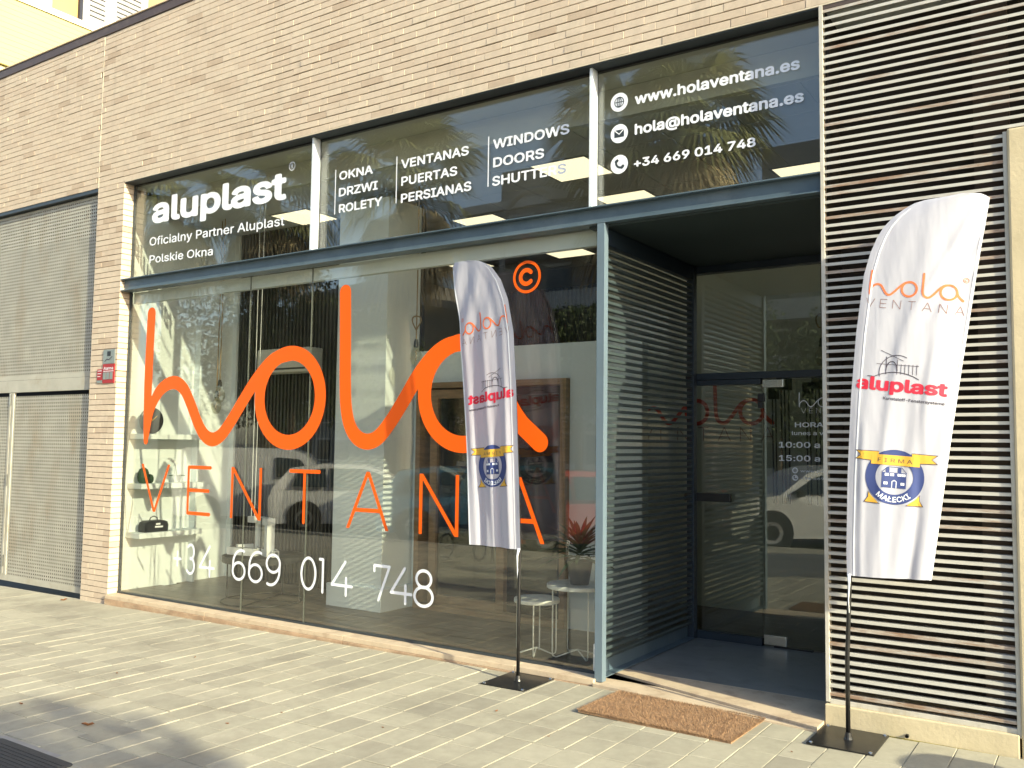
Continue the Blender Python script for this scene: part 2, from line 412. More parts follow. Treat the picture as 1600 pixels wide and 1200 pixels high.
def stroke2d(paths, cell, clip=None):
    """union of round strokes. paths: list of (points, radius or radii). marching squares on the distance field -> (verts, faces)"""
    segs = []
    for pts, r in paths:
        rs = r if hasattr(r, '__len__') else [r]*len(pts)
        for i in range(len(pts)-1): segs.append((*pts[i], *pts[i+1], rs[i], rs[i+1]))
    A = np.array(segs); R = A[:, 4:].max()+cell*2
    x0, x1 = min(A[:, 0].min(), A[:, 2].min())-R, max(A[:, 0].max(), A[:, 2].max())+R
    z0, z1 = min(A[:, 1].min(), A[:, 3].min())-R, max(A[:, 1].max(), A[:, 3].max())+R
    nx, nz = int((x1-x0)/cell)+2, int((z1-z0)/cell)+2
    X, Z = np.meshgrid(x0+np.arange(nx)*cell, z0+np.arange(nz)*cell, indexing='ij')
    D = np.full(X.shape, 1e3)
    for ax, az, bx, bz, ra, rb in A:
        i0 = max(0, int((min(ax, bx)-R-x0)/cell)); i1 = int((max(ax, bx)+R-x0)/cell)+2
        j0 = max(0, int((min(az, bz)-R-z0)/cell)); j1 = int((max(az, bz)+R-z0)/cell)+2
        x = X[i0:i1, j0:j1]; z = Z[i0:i1, j0:j1]; dx, dz = bx-ax, bz-az; L = dx*dx+dz*dz+1e-12
        t = np.clip(((x-ax)*dx+(z-az)*dz)/L, 0, 1)
        d = np.hypot(x-ax-t*dx, z-az-t*dz)-(ra+(rb-ra)*t)
        D[i0:i1, j0:j1] = np.minimum(D[i0:i1, j0:j1], d)
    if clip: D = np.maximum(D, np.maximum(clip[0]-Z, Z-clip[1]))
    return march(X, Z, D)
def arc(cx, cz, rx, rz, a0, a1, n=40):
    return [(cx+rx*math.cos(math.radians(a0+(a1-a0)*k/n)), cz+rz*math.sin(math.radians(a0+(a1-a0)*k/n))) for k in range(n+1)]
def catmull(P, n=6):
    P = [P[0]]+list(P)+[P[-1]]; out = []
    for i in range(1, len(P)-2):
        for k in range(n):
            t = k/n; a, b, c, d = (np.array(P[i+j], float) for j in (-1, 0, 1, 2))
            out.append(tuple(.5*((2*b)+(-a+c)*t+(2*a-5*b+4*c-d)*t*t+(-a+3*b-3*c+d)*t**3)))
    out.append(tuple(P[-2])); return out
def flat(name, vf, y, m, parent, **p):
    v, f = vf; mb = MB(); mb.add([(a, y, b) for a, b in v], [tuple(reversed(q)) for q in f])
    return link(name, mb.mesh(name, m), parent, **p)
# the cursive word, centre lines in metres on the shop window
H1 = [(-8.250, 2.912), (-8.256, 2.648), (-8.260, 2.383), (-8.262, 2.053), (-8.264, 1.790), (-8.263, 1.600)]
H2 = [(-8.258, 1.640), (-8.205, 1.90), (-8.10, 2.075), (-7.965, 2.165), (-7.81, 2.185), (-7.672, 2.115), (-7.553, 1.957), (-7.445, 1.786), (-7.335, 1.665), (-7.213, 1.622), (-7.085, 1.668), (-6.95, 1.80), (-6.792, 1.985), (-6.63, 2.165), (-6.456, 2.315), (-6.322, 2.378), (-6.17, 2.403)]
LL = [(-5.508, 2.905), (-5.496, 2.552), (-5.483, 2.109), (-5.462, 1.889), (-5.408, 1.735), (-5.319, 1.645), (-5.205, 1.617), (-5.085, 1.660), (-4.95, 1.795), (-4.81, 1.975), (-4.68, 2.15), (-4.53, 2.30), (-4.39, 2.378), (-4.22, 2.403)]
TAIL = [(-3.835, 2.10), (-3.815, 1.98), (-3.765, 1.875), (-3.68, 1.765), (-3.585, 1.685), (-3.512, 1.625)]
def hola(x0, z0, s, cell, thick=1.0):
    T = lambda pts: [(x0+(x+8.264)*s, z0+(z-1.55)*s) for x, z in pts]
    r = .0665*s*thick
    h1 = catmull(H1); rad = [r*(1-.45*max(0, (2.2-p[1])/.6)**1.3) for p in h1]
    h2 = catmull(H2); rad2 = [r*min(1, .55+.45*k/12) for k in range(len(h2))]
    return stroke2d([(T(h1), rad), (T(h2), rad2), (T(arc(-6.17, 2.005, .392, .402, 0, 360, 64)), r),
                     (T(catmull(LL)), r), (T(arc(-4.215, 2.005, .392, .402, 0, 360, 64)), r), (T(catmull(TAIL)), r*1.08)], cell)
GL = {'V': [[(0, 1), (.5, 0), (1, 1)]], 'E': [[(1, 1), (0, 1), (0, 0), (1, 0)], [(0, .5), (.93, .5)]],
      'N': [[(0, 0), (0, 1), (1, 0), (1, 1)]], 'T': [[(0, 1), (1, 1)], [(.5, 1), (.5, 0)]],
      'A': [[(0, 0), (.5, 1), (1, 0)], [(.17, .33), (.83, .33)]]}
def letter(ch, x0, x1, z0, z1, r, cell):
    P = []
    for st in GL[ch]:
        q = []
        for i, (a, b) in enumerate(st):
            z = z0+r+b*(z1-z0-2*r) if ch in 'ET' else z0-(.02 if b == 0 else -.0)*0+b*(z1-z0)
            q.append((x0+a*(x1-x0), z))
        P.append((q, r))
    return stroke2d(P, cell, clip=(z0, z1))
VENT = [('V', -8.30, -7.865), ('E', -7.552, -7.225), ('N', -6.905, -6.515), ('T', -6.125, -5.765), ('A', -5.415, -4.975), ('N', -4.625, -4.262), ('A', -3.895, -3.48)]
def ventana(x0, z0, s, cell, thick=1.0):
    vs, fs = [], []
    for ch, a, b in VENT:
        v, f = letter(ch, x0+(a+8.30)*s, x0+(b+8.30)*s, z0, z0+.478*s, .0165*s*thick, cell)
        n = sum(len(q) for q in vs); vs.append(v); fs += [tuple(i+n for i in q) for q in f]
    return np.concatenate(vs), fs
def DIG(ch):
    A = arc
    return {'0': [A(.3, .5, .27, .47, 0, 360)], '1': [[(.05, .97), (.25, .97), (.25, 0)]],
            '3': [A(.26, .73, .24, .24, 140, -90, 30)+A(.26, .26, .28, .26, 90, -140, 30)],
            '4': [[(.42, .97), (.03, .27), (.62, .27)], [(.45, .5), (.45, 0)]],
            '6': [A(.3, .3, .27, .27, 0, 360), [(.035, .33)]+A(.40, .52, .36, .45, 170, 70, 20)],
            '9': [A(.3, .67, .27, .27, 0, 360), [(.565, .64)]+A(.20, .45, .36, .45, -10, -110, 20)],
            '7': [[(.03, .82), (.03, .97), (.58, .97), (.2, 0)]],
            '8': [A(.3, .74, .22, .23, 0, 360), A(.3, .26, .27, .26, 0, 360)],
            '+': [[(.05, .45), (.5, .45)], [(.275, .68), (.275, .22)]]}[ch]
def digits(items, z0, h, r, cell):
    vs, fs, n = [], [], 0
    for ch, x0, wd in items:
        P = [([(x0+a/.6*wd, z0+b*h) for a, b in st], r) for st in DIG(ch)]
        v, f = stroke2d(P, cell); vs.append(v); fs += [tuple(i+n for i in q) for q in f]; n += len(v)
    return np.concatenate(vs), fs

# ================================================================ GROUND
def sheet(name, x0, x1, y0, y1, m, dz, nx=2, ny=2, zf=gz):
    v = [(x0+(x1-x0)*i/nx, y0+(y1-y0)*j/ny) for i in range(nx+1) for j in range(ny+1)]
    mb = MB(); mb.add([(x, y, zf(x, y)+dz) for x, y in v],
                      [(i*(ny+1)+j, (i+1)*(ny+1)+j, (i+1)*(ny+1)+j+1, i*(ny+1)+j+1) for i in range(nx) for j in range(ny)])
    return struct(link(name, mb.mesh(name, m)))
MB_ground = MB(); MB_ground.add([(-900, -900, -.62), (900, -900, -.62), (900, 900, -.62), (-900, 900, -.62)], [(0, 1, 2, 3)])
struct(link('ground', MB_ground.mesh('ground', 'far_ground')))
pavement = sheet('pavement', -16, 9, -7.2, .02, 'grout', -.006, 25, 18)
road = MB(); road.add([(-90, -22, -.40), (70, -22, -.40), (70, -7.35, -.39), (-90, -7.35, -.39)], [(0, 1, 2, 3)])
struct(link('road', road.mesh('road', 'asphalt')))
kb = MB()
for k in range(40):
    x = -30+k*1.0; kb.box(x, x+.992, -7.35, -7.2, -.55, -.19)
kb.obj('kerb', 'kerb_stone', kind='structure')
fp = MB(); fp.add([(-90, -40, -.27), (70, -40, -.27), (70, -22, -.27), (-90, -22, -.27)], [(0, 1, 2, 3)])
struct(link('opposite_pavement', fp.mesh('opposite_pavement', 'far_ground')))
md = MB(); md.box(-60, 30, -14.6, -12.3, -.6, -.27); md.obj('median_pavement', 'kerb_stone', kind='structure')
# pavers, 0.2 x 0.26 m, joints sanded pale
PW, PL = .1935, .262
cells = []
for i in range(int(12/PW)):
    x0 = -11.2+i*PW+.004
    off = (.0, .0, .11, .11, .05, .18)[(i//3) % 6]
    y = -.032-PL*.45-off*.5
    first = True
    j = 0
    while y > -7.1:
        y0 = y-PL
        cells.append((x0, (y if not first else -.036), y0)); first = False
        y = y0; j += 1
vis = []
for k, (x0, y1, y0) in enumerate(cells):
    c = (x0+PW/2, (y0+y1)/2, gz(x0, y0))
    if c[1] > -4.6:
        px, py, d = proj_px(c)
        if d > .3 and -30 < px < 1630 and -50 < py < 1240:
            vis.append((1/d**2, k))
vis = [k for _, k in sorted(vis, reverse=True)[:295]]; visset = set(vis)
def paver_bm(wd, ln, h=.03):
    c = .003; g = .0024
    a, b, e, f_ = g, wd-g*.4, -ln+.0027, -.0027
    v = [(a, e, 0), (b, e, 0), (b, f_, 0), (a, f_, 0), (a, e, h-c), (b, e, h-c), (b, f_, h-c), (a, f_, h-c),
         (a+c, e+c, h), (b-c, e+c, h), (b-c, f_-c, h), (a+c, f_-c, h)]
    f = []
    for s in (0, 4):
        f += [(s, s+1, s+5, s+4), (s+1, s+2, s+6, s+5), (s+2, s+3, s+7, s+6), (s+3, s, s+4, s+7)]
    return v, f+[(8, 9, 10, 11)]
pv, pf = paver_bm(PW, PL); mb = MB(); mb.add(pv, pf); paver_me = mb.mesh('paver', paveM)
rest = MB()
H0 = .03
for k, (x0, y1, y0) in enumerate(cells):
    z = gz(x0, (y0+y1)/2)-H0+rng.normal(0, .0011)
    full = abs((y1-y0)-PL) < .001
    if k in visset:
        me = paver_me
        if not full:
            v, f = paver_bm(PW, y1-y0); q = MB(); q.add(v, f); me = q.mesh('paver', paveM)
        o = link('paver', me, pavement); o.location = (x0, y1, z)
        o.rotation_euler = (rng.normal(0, .003), -.009+rng.normal(0, .003), rng.normal(0, .003))
    else:
        v, f = paver_bm(PW, y1-y0)
        rest.add([(x0+p[0], y1+p[1], z+p[2]) for p in v], f)
link('paver_field', rest.mesh('paver_field', paveI), pavement, kind='stuff')

# ================================================================ BRICK BUILDING
bld = thing('brick_building', 'long pale brick street building with a dark metal coping above the shop window', 'building', (0, 0, 0))
XL, XR, ZT = -13.6, 2.2, 6.03
OPL, OPR, OPT = -8.64, -1.45, 4.335
core = MB()
core.box(XL, XR, .008, .6, OPT+.006, ZT)                 # above the openings
core.box(-9.114, OPL-.008, .008, .143, -.3, OPT+.006)     # pier
core.box(XL, XR, .6, 8.5, 5.0, ZT)
core.obj('wall_core', 'mortar_dark', bld)
box('coping', 'coping', bld, XL, XR, -.012, .62, ZT+.004, 6.125, bevel=.004)
box('roof_cap', 'stone_sill', bld, XL, XR, -.022, .64, 6.128, 6.14)
CH = .0590; BH = .0525; BLN = .2415
bricks = []
ncz = int((ZT-OPT)/CH)
for c in range(ncz+1):
    z0 = OPT+.001+c*CH
    h = min(BH, ZT-.002-z0)
    if h < .012: continue
    off = (c % 2)*.12+((c*7) % 5)*.012
    x = XL-off
    while x < XR:
        a, b = x+.0008, x+BLN-.0012
        for lo, hi in ((XL, -9.126), (-9.112, XR)):
            aa, bb = max(a, lo), min(b, hi)
            if bb-aa > .03: bricks.append((aa, bb, z0, h))
        x += BLN
c = 0; z0 = OPT-CH+.001
while z0 > -.16:
    x1 = OPL
    lo = -9.12
    cut = [(lo, lo+.2395), (lo+.2405, x1)] if c % 2 else [(lo, lo+.12), (lo+.121, lo+.36), (lo+.361, x1)]
    for a, b in cut: bricks.append((a, b, z0, BH))
    z0 -= CH; c += 1
scored = []
for k, (a, b, z0, h) in enumerate(bricks):
    px, py, d = proj_px(((a+b)/2, 0, z0+h/2))
    p2 = proj_px((b, 0, z0)); p1 = proj_px((a, 0, z0)); p3 = proj_px((a, 0, z0+h))
    area = abs((p2[0]-p1[0])*(p3[1]-p1[1]))
    if d > 0 and -40 < px < 1640 and -15 < py < 1215: scored.append((area, k))
bset = {k for _, k in sorted(scored, reverse=True)[:295]}
rest = MB(); cache = {}
def brick_v(L, h, dep, j):
    c = .0015
    return L, h, dep
for k, (a, b, z0, h) in enumerate(bricks):
    dep = .114 if z0 < OPT-.01 else .06
    dy = -abs(rng.normal(0, .0016)); dz = rng.normal(0, .0008); t = rng.normal(0, .0018)
    L = b-a
    if k in bset:
        key = (round(L, 3), round(h, 3), dep)
        if key not in cache:
            q = MB().box(0, L, 0, dep, 0, h); cache[key] = q.mesh('brick', brickM)
            bm = bmesh.new(); bm.from_mesh(cache[key]); bmesh.ops.recalc_face_normals(bm, faces=bm.faces)
            bmesh.ops.bevel(bm, geom=bm.edges[:], offset=.0018, segments=1, affect='EDGES'); bm.to_mesh(cache[key]); bm.free()
        o = link('brick', cache[key], bld); o.location = (a, dy, z0+dz); o.rotation_euler = (t*2, t, t*.6)
    else:
        v = [(a+x*L, dy+y*dep+x*t*L*.5, z0+dz+z*h+x*t*L) for x in (0, 1) for y in (0, 1) for z in (0, 1)]
        rest.add(v, [(0, 1, 3, 2), (4, 6, 7, 5), (0, 4, 5, 1), (2, 3, 7, 6), (0, 2, 6, 4), (1, 5, 7, 3)])
q = rest.mesh('brick_courses', brickI); bm = bmesh.new(); bm.from_mesh(q); bmesh.ops.recalc_face_normals(bm, faces=bm.faces); bm.to_mesh(q); bm.free()
link('brick_courses', q, bld, kind='stuff')
box('expansion_joint', 'sealant', bld, -9.1245, -9.1135, -.003, .05, OPT, ZT)
box('lintel_strip', 'sealant', bld, OPL+.01, XR, -.004, .02, OPT-.009, OPT-.001)
# lintel soffit over the shop window
box('lintel', 'dark_frame', bld, OPL, OPR+.02, .004, .135, OPT-.018, OPT-.0095)
box('lintel_left', 'dark_frame', bld, XL, -9.128, .004, .10, OPT-.04, OPT-.002)

# stone sill and threshold
zs = .028
sill = thing('window_sill', 'long sunlit cream stone sill running under the shop window', 'sill', (0, 0, 0))
edges = [-8.64, -7.05, -5.3, -3.62, -2.975]
for a, b in zip(edges[:-1], edges[1:]):
    MB().box(a+.0015, b-.0015, -.030, .117, -.012, zs).obj('stone_slab', 'stone_sill', sill, bevel=.004)
    MB().box(a+.0015, b-.0015, -.034, .10, -.14, -.0125).obj('stone_base', 'sill_base', sill, bevel=.006)
th = thing('threshold', 'cream stone threshold wedge in front of the recessed entrance', 'threshold', (0, 0, 0))
MB().prism([(-2.9735, -.045), (-1.452, -.19), (-1.452, -.185), (-2.9735, .262)], -.1, .006, 'z').obj('ramp_stone', 'stone_sill', th, bevel=.002)
MB().prism([(-2.9735, .27), (-1.452, -.177), (-1.452, .40), (-2.9735, .40)], -.1, .022, 'z').obj('step_stone', 'stone_sill', th, bevel=.002)
# entrance floor
rf = box('entrance_floor', 'recess_floor', None, -3.2, -1.45, .402, 1.76, -.1, .022, kind='structure')

# ================================================================ SHOPFRONT
sf = thing('shop_window', 'tall glazed shopfront with blue-grey beam and big orange hola VENTANA lettering', 'shopfront', (0, .12, 0))
sf.location = (0, 0, 0)
GY = .118
def pane(parent, x0, x1, z0, z1, y0=GY, m='shop_glass', t=.012):
    return box('pane', m, parent, x0, x1, y0, y0+t, z0, z1)
ZB0, ZB1 = 3.165, 3.292
pane(sf, OPL+.02, -5.882, ZB1+.002, OPT-.03); pane(sf, -5.858, -3.072, ZB1+.002, OPT-.03); pane(sf, -3.048, OPR-.01, ZB1+.002, OPT-.03)
pane(sf, OPL+.02, -6.742, .045, ZB0-.002); pane(sf, -6.738, -5.922, .045, ZB0-.002); pane(sf, -5.918, -2.985, .045, ZB0-.002)
# steel beam (H section)
bm_ = MB(); bm_.box(OPL+.004, OPR-.002, .045, .060, ZB0+.009, ZB1-.009)
bm_.box(OPL+.004, OPR-.002, .0, .135, ZB1-.009, ZB1); bm_.box(OPL+.004, OPR-.002, .0, .135, ZB0, ZB0+.009)
bm_.obj('beam', 'blue_steel', sf, bevel=.0012)
for x in (-5.87, -3.06):
    box('mullion', 'pale_mullion', sf, x-.011, x+.011, .035, .116, ZB1+.001, OPT-.02)
    box('gasket', 'frame_black', sf, x-.006, x+.006, .1165, .135, ZB1+.001, OPT-.03)
box('head_frame', 'frame_black', sf, OPL+.004, OPR-.004, .112, .14, OPT-.032, OPT-.0185)
box('side_frame', 'dark_frame', sf, OPL+.002, OPL+.02, .112, .14, .03, ZB0-.001)
box('side_frame', 'dark_frame', sf, OPL+.002, OPL+.02, .112, .14, ZB1+.001, OPT-.033)
box('bottom_frame', 'dark_frame', sf, OPL+.002, -2.985, .104, .14, .0285, .045)
for x in (-6.74, -5.92):
    box('silicone_joint', 'joint_grey', sf, x-.0014, x+.0014, GY-.0008, GY+.013, .045, ZB0-.002)
box('blind_box', 'white_wall', sf, OPL+.03, -3.02, .145, .20, 3.045, 3.162, bevel=.002)
box('corner_latch', 'white_plastic', sf, -3.045, -3.018, .095, .117, .05, .235, bevel=.004)
VY = GY-.002
def vin(name, vf, m='white_vinyl', y=VY, parent=sf, **p): return flat(name, vf, y, m, parent, **p)
vin('hola_lettering', hola(-8.264, 1.55, 1.0, .012), 'orange_vinyl')
vin('ventana_lettering', ventana(-8.30, .888, 1.0, .006), 'orange_vinyl')
cc = stroke2d([(arc(-3.641, 2.865, .113, .113, 0, 360, 48), .011), (arc(-3.645, 2.865, .052, .052, 42, 318, 30), .0165)], .004)
vin('copyright_mark', cc, 'orange_vinyl')
PX = {}
def X_(px): return float(np.interp(px, [270, 290, 363, 440, 470, 548, 584, 680], [-7.75, -7.555, -6.87, -6.205, -5.965, -5.368, -5.108, -4.465]))
D_ = [('+', 270, 286), ('3', 291, 307), ('4', 311, 336), ('6', 362, 386), ('6', 388, 413), ('9', 415, 440), ('0', 469, 497), ('1', 498, 516),
      ('4', 517, 551), ('7', 582, 612), ('4', 609, 645), ('8', 646, 680)]
vin('phone_lettering', digits([(ch, X_(a)+.012, X_(b)-X_(a)-.024) for ch, a, b in D_], .325, .285, .0125, .0055))
vin('aluplast_lettering', fit_text('aluplast', -8.31, -6.285, 3.875, .345, .030, -.012))
vin('partner_lettering', fit_text('Oficialny Partner Aluplast', -8.335, -6.300, 3.633, .120, .010, -.018))
vin('polskie_lettering', fit_text('Polskie Okna', -8.325, -7.305, 3.447, .114, .010, -.02))
rr = stroke2d([(arc(-6.22, 4.135, .038, .038, 0, 360, 30), .0035), ([(-6.232, 4.115), (-6.232, 4.155)], .003),
               (arc(-6.224, 4.146, .010, .010, 90, -90, 12), .003), ([(-6.224, 4.136), (-6.208, 4.115)], .003)], .0022)
vin('registered_mark', rr)
for x, z, a, b, c_ in ((-5.615, (3.925, 3.78, 3.635), 'OKNA', 'DRZWI', 'ROLETY'),):
    pass
TX = [(('OKNA', -5.618, -5.222, 3.912), ('DRZWI', -5.618, -5.163, 3.764), ('ROLETY', -5.613, -5.108, 3.618)),
      (('VENTANAS', -4.905, -4.203, 3.900), ('PUERTAS', -4.900, -4.315, 3.753), ('PERSIANAS', -4.900, -4.172, 3.608)),
      (('WINDOWS', -3.968, -3.283, 3.903), ('DOORS', -3.965, -3.500, 3.757), ('SHUTTERS', -3.972, -3.308, 3.610))]
for col in TX:
    for s_, a, b, z in col: vin('word_lettering', fit_text(s_, a, b, z, .100, .021))
for x in (-5.662, -4.953, -4.011):
    z = np.array([(x-.005, 3.61), (x+.005, 3.61), (x+.005, 4.01), (x-.005, 4.01)]); vin('divider_line', (z, [(0, 1, 2, 3)]))
vin('web_lettering', fit_text('www.holaventana.es', -2.752, -1.598, 4.012, .100, .026))
vin('mail_lettering', fit_text('hola@holaventana.es', -2.752, -1.575, 3.795, .100, .026))
vin('number_lettering', fit_text('+34 669 014 748', -2.758, -1.886, 3.560, .080, .024))
def icon(cx, cz, kind, r=.068, parent=sf, y=VY, m='white_vinyl'):
    disc = (np.array([(cx, cz)]+arc(cx, cz, r, r*1.0, 0, 360, 40)[:-1]), [(0, k+1, (k+1) % 40+1) for k in range(40)])
    o = vin('icon_disc', disc, m, y, parent); k = r/.068
    if kind == 'globe':
        P = [(arc(cx, cz, .036*k, .036*k, 0, 360, 30), .003*k), (arc(cx, cz, .016*k, .036*k, 0, 360, 30), .003*k), ([(cx-.036*k, cz), (cx+.036*k, cz)], .003*k), ([(cx, cz-.036*k), (cx, cz+.036*k)], .003*k)]
    elif kind == 'mail':
        vin('icon_mark', (np.array([(cx-.038*k, cz-.027*k), (cx+.038*k, cz-.027*k), (cx+.038*k, cz+.027*k), (cx-.038*k, cz+.027*k)]), [(0, 1, 2, 3)]), 'dark_frame', y-.0012, parent)
        vin('icon_line', stroke2d([([(cx-.034*k, cz+.024*k), (cx, cz-.006*k), (cx+.034*k, cz+.024*k)], .0032*k)], .0018*k), m, y-.0022, parent); return
    else:
        P = [(arc(cx+.012*k, cz+.012*k, .036*k, .036*k, 160, 290, 20), .0075*k), ([(cx-.024*k, cz+.022*k), (cx-.016*k, cz+.028*k)], .011*k), ([(cx+.02*k, cz-.025*k), (cx+.029*k, cz-.017*k)], .011*k)]
    vin('icon_mark', stroke2d(P, .002*k), 'dark_frame', y-.0012, parent)
icon(-2.874, 4.052, 'globe'); icon(-2.873, 3.823, 'mail'); icon(-2.872, 3.600, 'phone')

# ---------------------------------------------------------------- recessed entrance
en = thing('shop_entrance', 'recessed glass shop entrance with dark blue frame and opening hours', 'entrance', (0, 0, 0))
RY = 1.75
box('soffit_panel', 'soffit', en, -3.08, OPR-.002, .062, RY+.1, ZB0-.001+.004-.02, ZB0-.0002+.0-.0)
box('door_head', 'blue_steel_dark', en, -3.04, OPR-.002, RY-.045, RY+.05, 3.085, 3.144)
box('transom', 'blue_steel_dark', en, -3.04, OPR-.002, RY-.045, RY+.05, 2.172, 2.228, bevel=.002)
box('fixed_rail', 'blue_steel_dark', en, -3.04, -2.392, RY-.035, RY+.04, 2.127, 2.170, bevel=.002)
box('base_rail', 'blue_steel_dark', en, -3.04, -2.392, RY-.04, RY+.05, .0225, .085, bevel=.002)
pane(en, -3.04, OPR-.004, 2.23, 3.083, RY, 'door_glass'); pane(en, -3.04, -2.393, .087, 2.125, RY, 'door_glass')
door = box('glass_door', 'door_glass', en, -2.387, OPR-.004, RY, RY+.012, .034, 2.165)
box('hinge', 'chrome', door, -2.385, -2.215, RY-.014, RY+.03, 2.10, 2.162, bevel=.003)
box('hinge', 'chrome', door, -2.385, -2.205, RY-.014, RY+.03, .036, .112, bevel=.003)
box('lock', 'frame_black', door, -2.425, -2.37, RY-.015, RY+.03, 1.985, 2.05, bevel=.003)
box('lock', 'frame_black', door, -2.425, -2.385, RY-.015, RY+.03, 1.93, 1.98, bevel=.003)
box('closing_strip', 'frame_black', en, -2.3, -2.0, RY-.02, RY+.02, .0225, .032)
box('push_bar', 'frame_black', en, -3.045, -2.645, RY-.06, RY-.02, 1.155, 1.222, bevel=.004)
DY = RY-.002
D2 = dict(m='white_vinyl', y=DY, parent=door)
flat('hola_lettering', hola(-2.09, 1.93, .088, .0025, .62), DY, 'white_vinyl', door)
flat('ventana_lettering', ventana(-2.075, 1.885, .086, .0016, .9), DY, 'white_vinyl', door)
vin('hours_title', fit_text('HORARIO', -2.126, -1.755, 1.775, .052, .016), **D2)
vin('hours_lettering', fit_text('lunes a viernes', -2.15, -1.73, 1.712, .044, .008), **D2)
vin('hours_lettering', fit_text('10:00 a', -2.256, -1.93, 1.612, .062, .016), **D2)
vin('hours_lettering', fit_text('15:00 a', -2.256, -1.93, 1.505, .062, .016), **D2)
icon(-2.127, 1.430, 'globe', .024, door, DY); icon(-2.127, 1.372, 'phone', .024, door, DY)
vin('hours_lettering', fit_text('www.holaventana.es', -2.085, -1.62, 1.418, .026, .012), **D2)
vin('hours_lettering', fit_text('+34 669 014 748', -2.085, -1.70, 1.360, .026, .012), **D2)
# side louvre of the recess
sl_ = thing('side_louvre', 'blue-grey metal louvre screen forming the left side of the entrance recess', 'louvre', (0, 0, 0))
box('front_post', 'blue_post', sl_, -2.984, -2.925, -.0, .058, .01, ZB0-.002, bevel=.002)
box('post_foot', 'dark_frame', sl_, -2.978, -2.95, .004, .05, -.012, .0095)
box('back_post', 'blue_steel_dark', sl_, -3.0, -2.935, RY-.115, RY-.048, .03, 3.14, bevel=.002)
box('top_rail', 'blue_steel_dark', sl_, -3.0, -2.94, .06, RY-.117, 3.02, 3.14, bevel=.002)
br = MB(); br.box(-3.0, -2.992, .06, RY-.117, .03, .125); br.box(-2.991, -2.93, .06, RY-.117, .03, .037)
br.obj('bottom_rail', 'blue_steel', sl_)
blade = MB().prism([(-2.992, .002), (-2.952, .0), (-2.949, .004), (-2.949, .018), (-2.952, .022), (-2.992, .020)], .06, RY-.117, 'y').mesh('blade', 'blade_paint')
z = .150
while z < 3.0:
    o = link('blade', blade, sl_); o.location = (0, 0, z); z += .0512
sg = thing('side_glass', 'clear glass sheet behind the recess louvre screen', 'glass panel', (0, 0, 0))
pane(sg, -3.06, -3.048, .03, 3.14, .135, 'shop_glass', 1.6)

# ---------------------------------------------------------------- right louvre wall
lw = thing('louvre_wall', 'weathered pale metal louvre grille right of the entrance with rust streaks', 'louvre grille', (0, 0, 0))
box('frame', 'louvre_frame', lw, -1.447, -1.424, -.006, .055, .13, 4.328, bevel=.002)
box('frame', 'louvre_frame', lw, -1.423, -.4665, -.004, .05, .121, .147, bevel=.002)
box('frame', 'louvre_frame', lw, -.466, -.445, -.006, .055, .10, 3.352, bevel=.002)
box('head', 'coping', lw, -1.4235, 2.2, -.0, .05, 4.30, 4.328)
def slat(x1, name='slat'):
    return MB().prism([(-.002, .0), (-.002, .0175), (.034, .0195), (.034, .0165), (.003, .0145), (.003, 0)], -1.4235, x1, 'x').mesh(name, 'louvre_paint')
sa, sb_ = slat(-.4665), slat(2.2)
z = .168; k = 0
while z < 4.285:
    o = link('slat', sa if z < 3.345 else sb_, lw); o.location = (0, rng.normal(0, .0008), z+rng.normal(0, .0008))
    o.rotation_euler = (0, rng.normal(0, .0012)*0, 0); z += .0478
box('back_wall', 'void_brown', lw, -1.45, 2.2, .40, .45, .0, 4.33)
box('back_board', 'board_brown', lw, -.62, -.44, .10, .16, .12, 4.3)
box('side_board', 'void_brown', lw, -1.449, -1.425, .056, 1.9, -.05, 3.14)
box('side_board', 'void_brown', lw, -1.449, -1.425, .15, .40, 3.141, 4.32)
pl = thing('plaster_plinth', 'low rough cream plaster plinth under the pale louvre grille', 'plinth', (0, 0, 0))
box('render', 'plaster', pl, -1.447, -.455, -.03, .39, -.12, .1205, bevel=.006)
box('moss_strip', 'plaster_moss', pl, -1.2, -.45, -.034, -.0305, -.02, .004)
pv_ = MB().lathe([(.010, 0), (.010, -.02), (.007, -.02), (.007, 0)], (-1.0, -.03, .022), 12, 'y'); pv_.obj('drain_pipe', 'frame_black', pl)
pr = thing('plaster_pier', 'cream roughcast pier at the edge beside the louvre grille', 'wall', (0, 0, 0))
box('render', 'plaster', pr, -.4445, 2.6, -.025, .39, -.12, 3.362, bevel=.012)

# ---------------------------------------------------------------- perforated gate, left
gt = thing('perforated_gate', 'large perforated sheet-metal garage gate with rust stains left of brick pier', 'gate', (0, 0, 0))
GYY = .055
box('upper_panel', 'perforated_steel', gt, XL, -9.14, GYY, GYY+.004, 2.33, 4.285)
box('door_panel', 'perforated_steel', gt, -10.74, -9.14, GYY, GYY+.004, .02, 2.10)
box('door_panel', 'perforated_steel', gt, XL, -10.82, GYY, GYY+.004, .02, 2.10)
box('rail', 'gate_steel', gt, XL, -9.128, GYY-.012, GYY+.02, 2.145, 2.285, bevel=.002)
box('rail', 'gate_steel', gt, XL, -9.128, GYY-.008, GYY-.0005, 2.288, 2.335)
box('rail', 'gate_steel', gt, XL, -9.128, GYY-.008, GYY-.0005, -.03, .035)
box('stile', 'gate_steel', gt, -10.838, -10.800, GYY-.01, GYY+.02, .036, 2.14, bevel=.002)
box('stile', 'gate_steel', gt, -10.785, -10.735, GYY-.01, GYY+.02, .036, 2.14, bevel=.002)
for z in (2.0, 1.06, .13): box('hinge', 'chrome', gt, -10.797, -10.788, GYY-.025, GYY+.01, z, z+.13)
box('garage_back', 'slat_back', gt, XL, -9.12, 1.2, 1.25, -.2, 4.32)
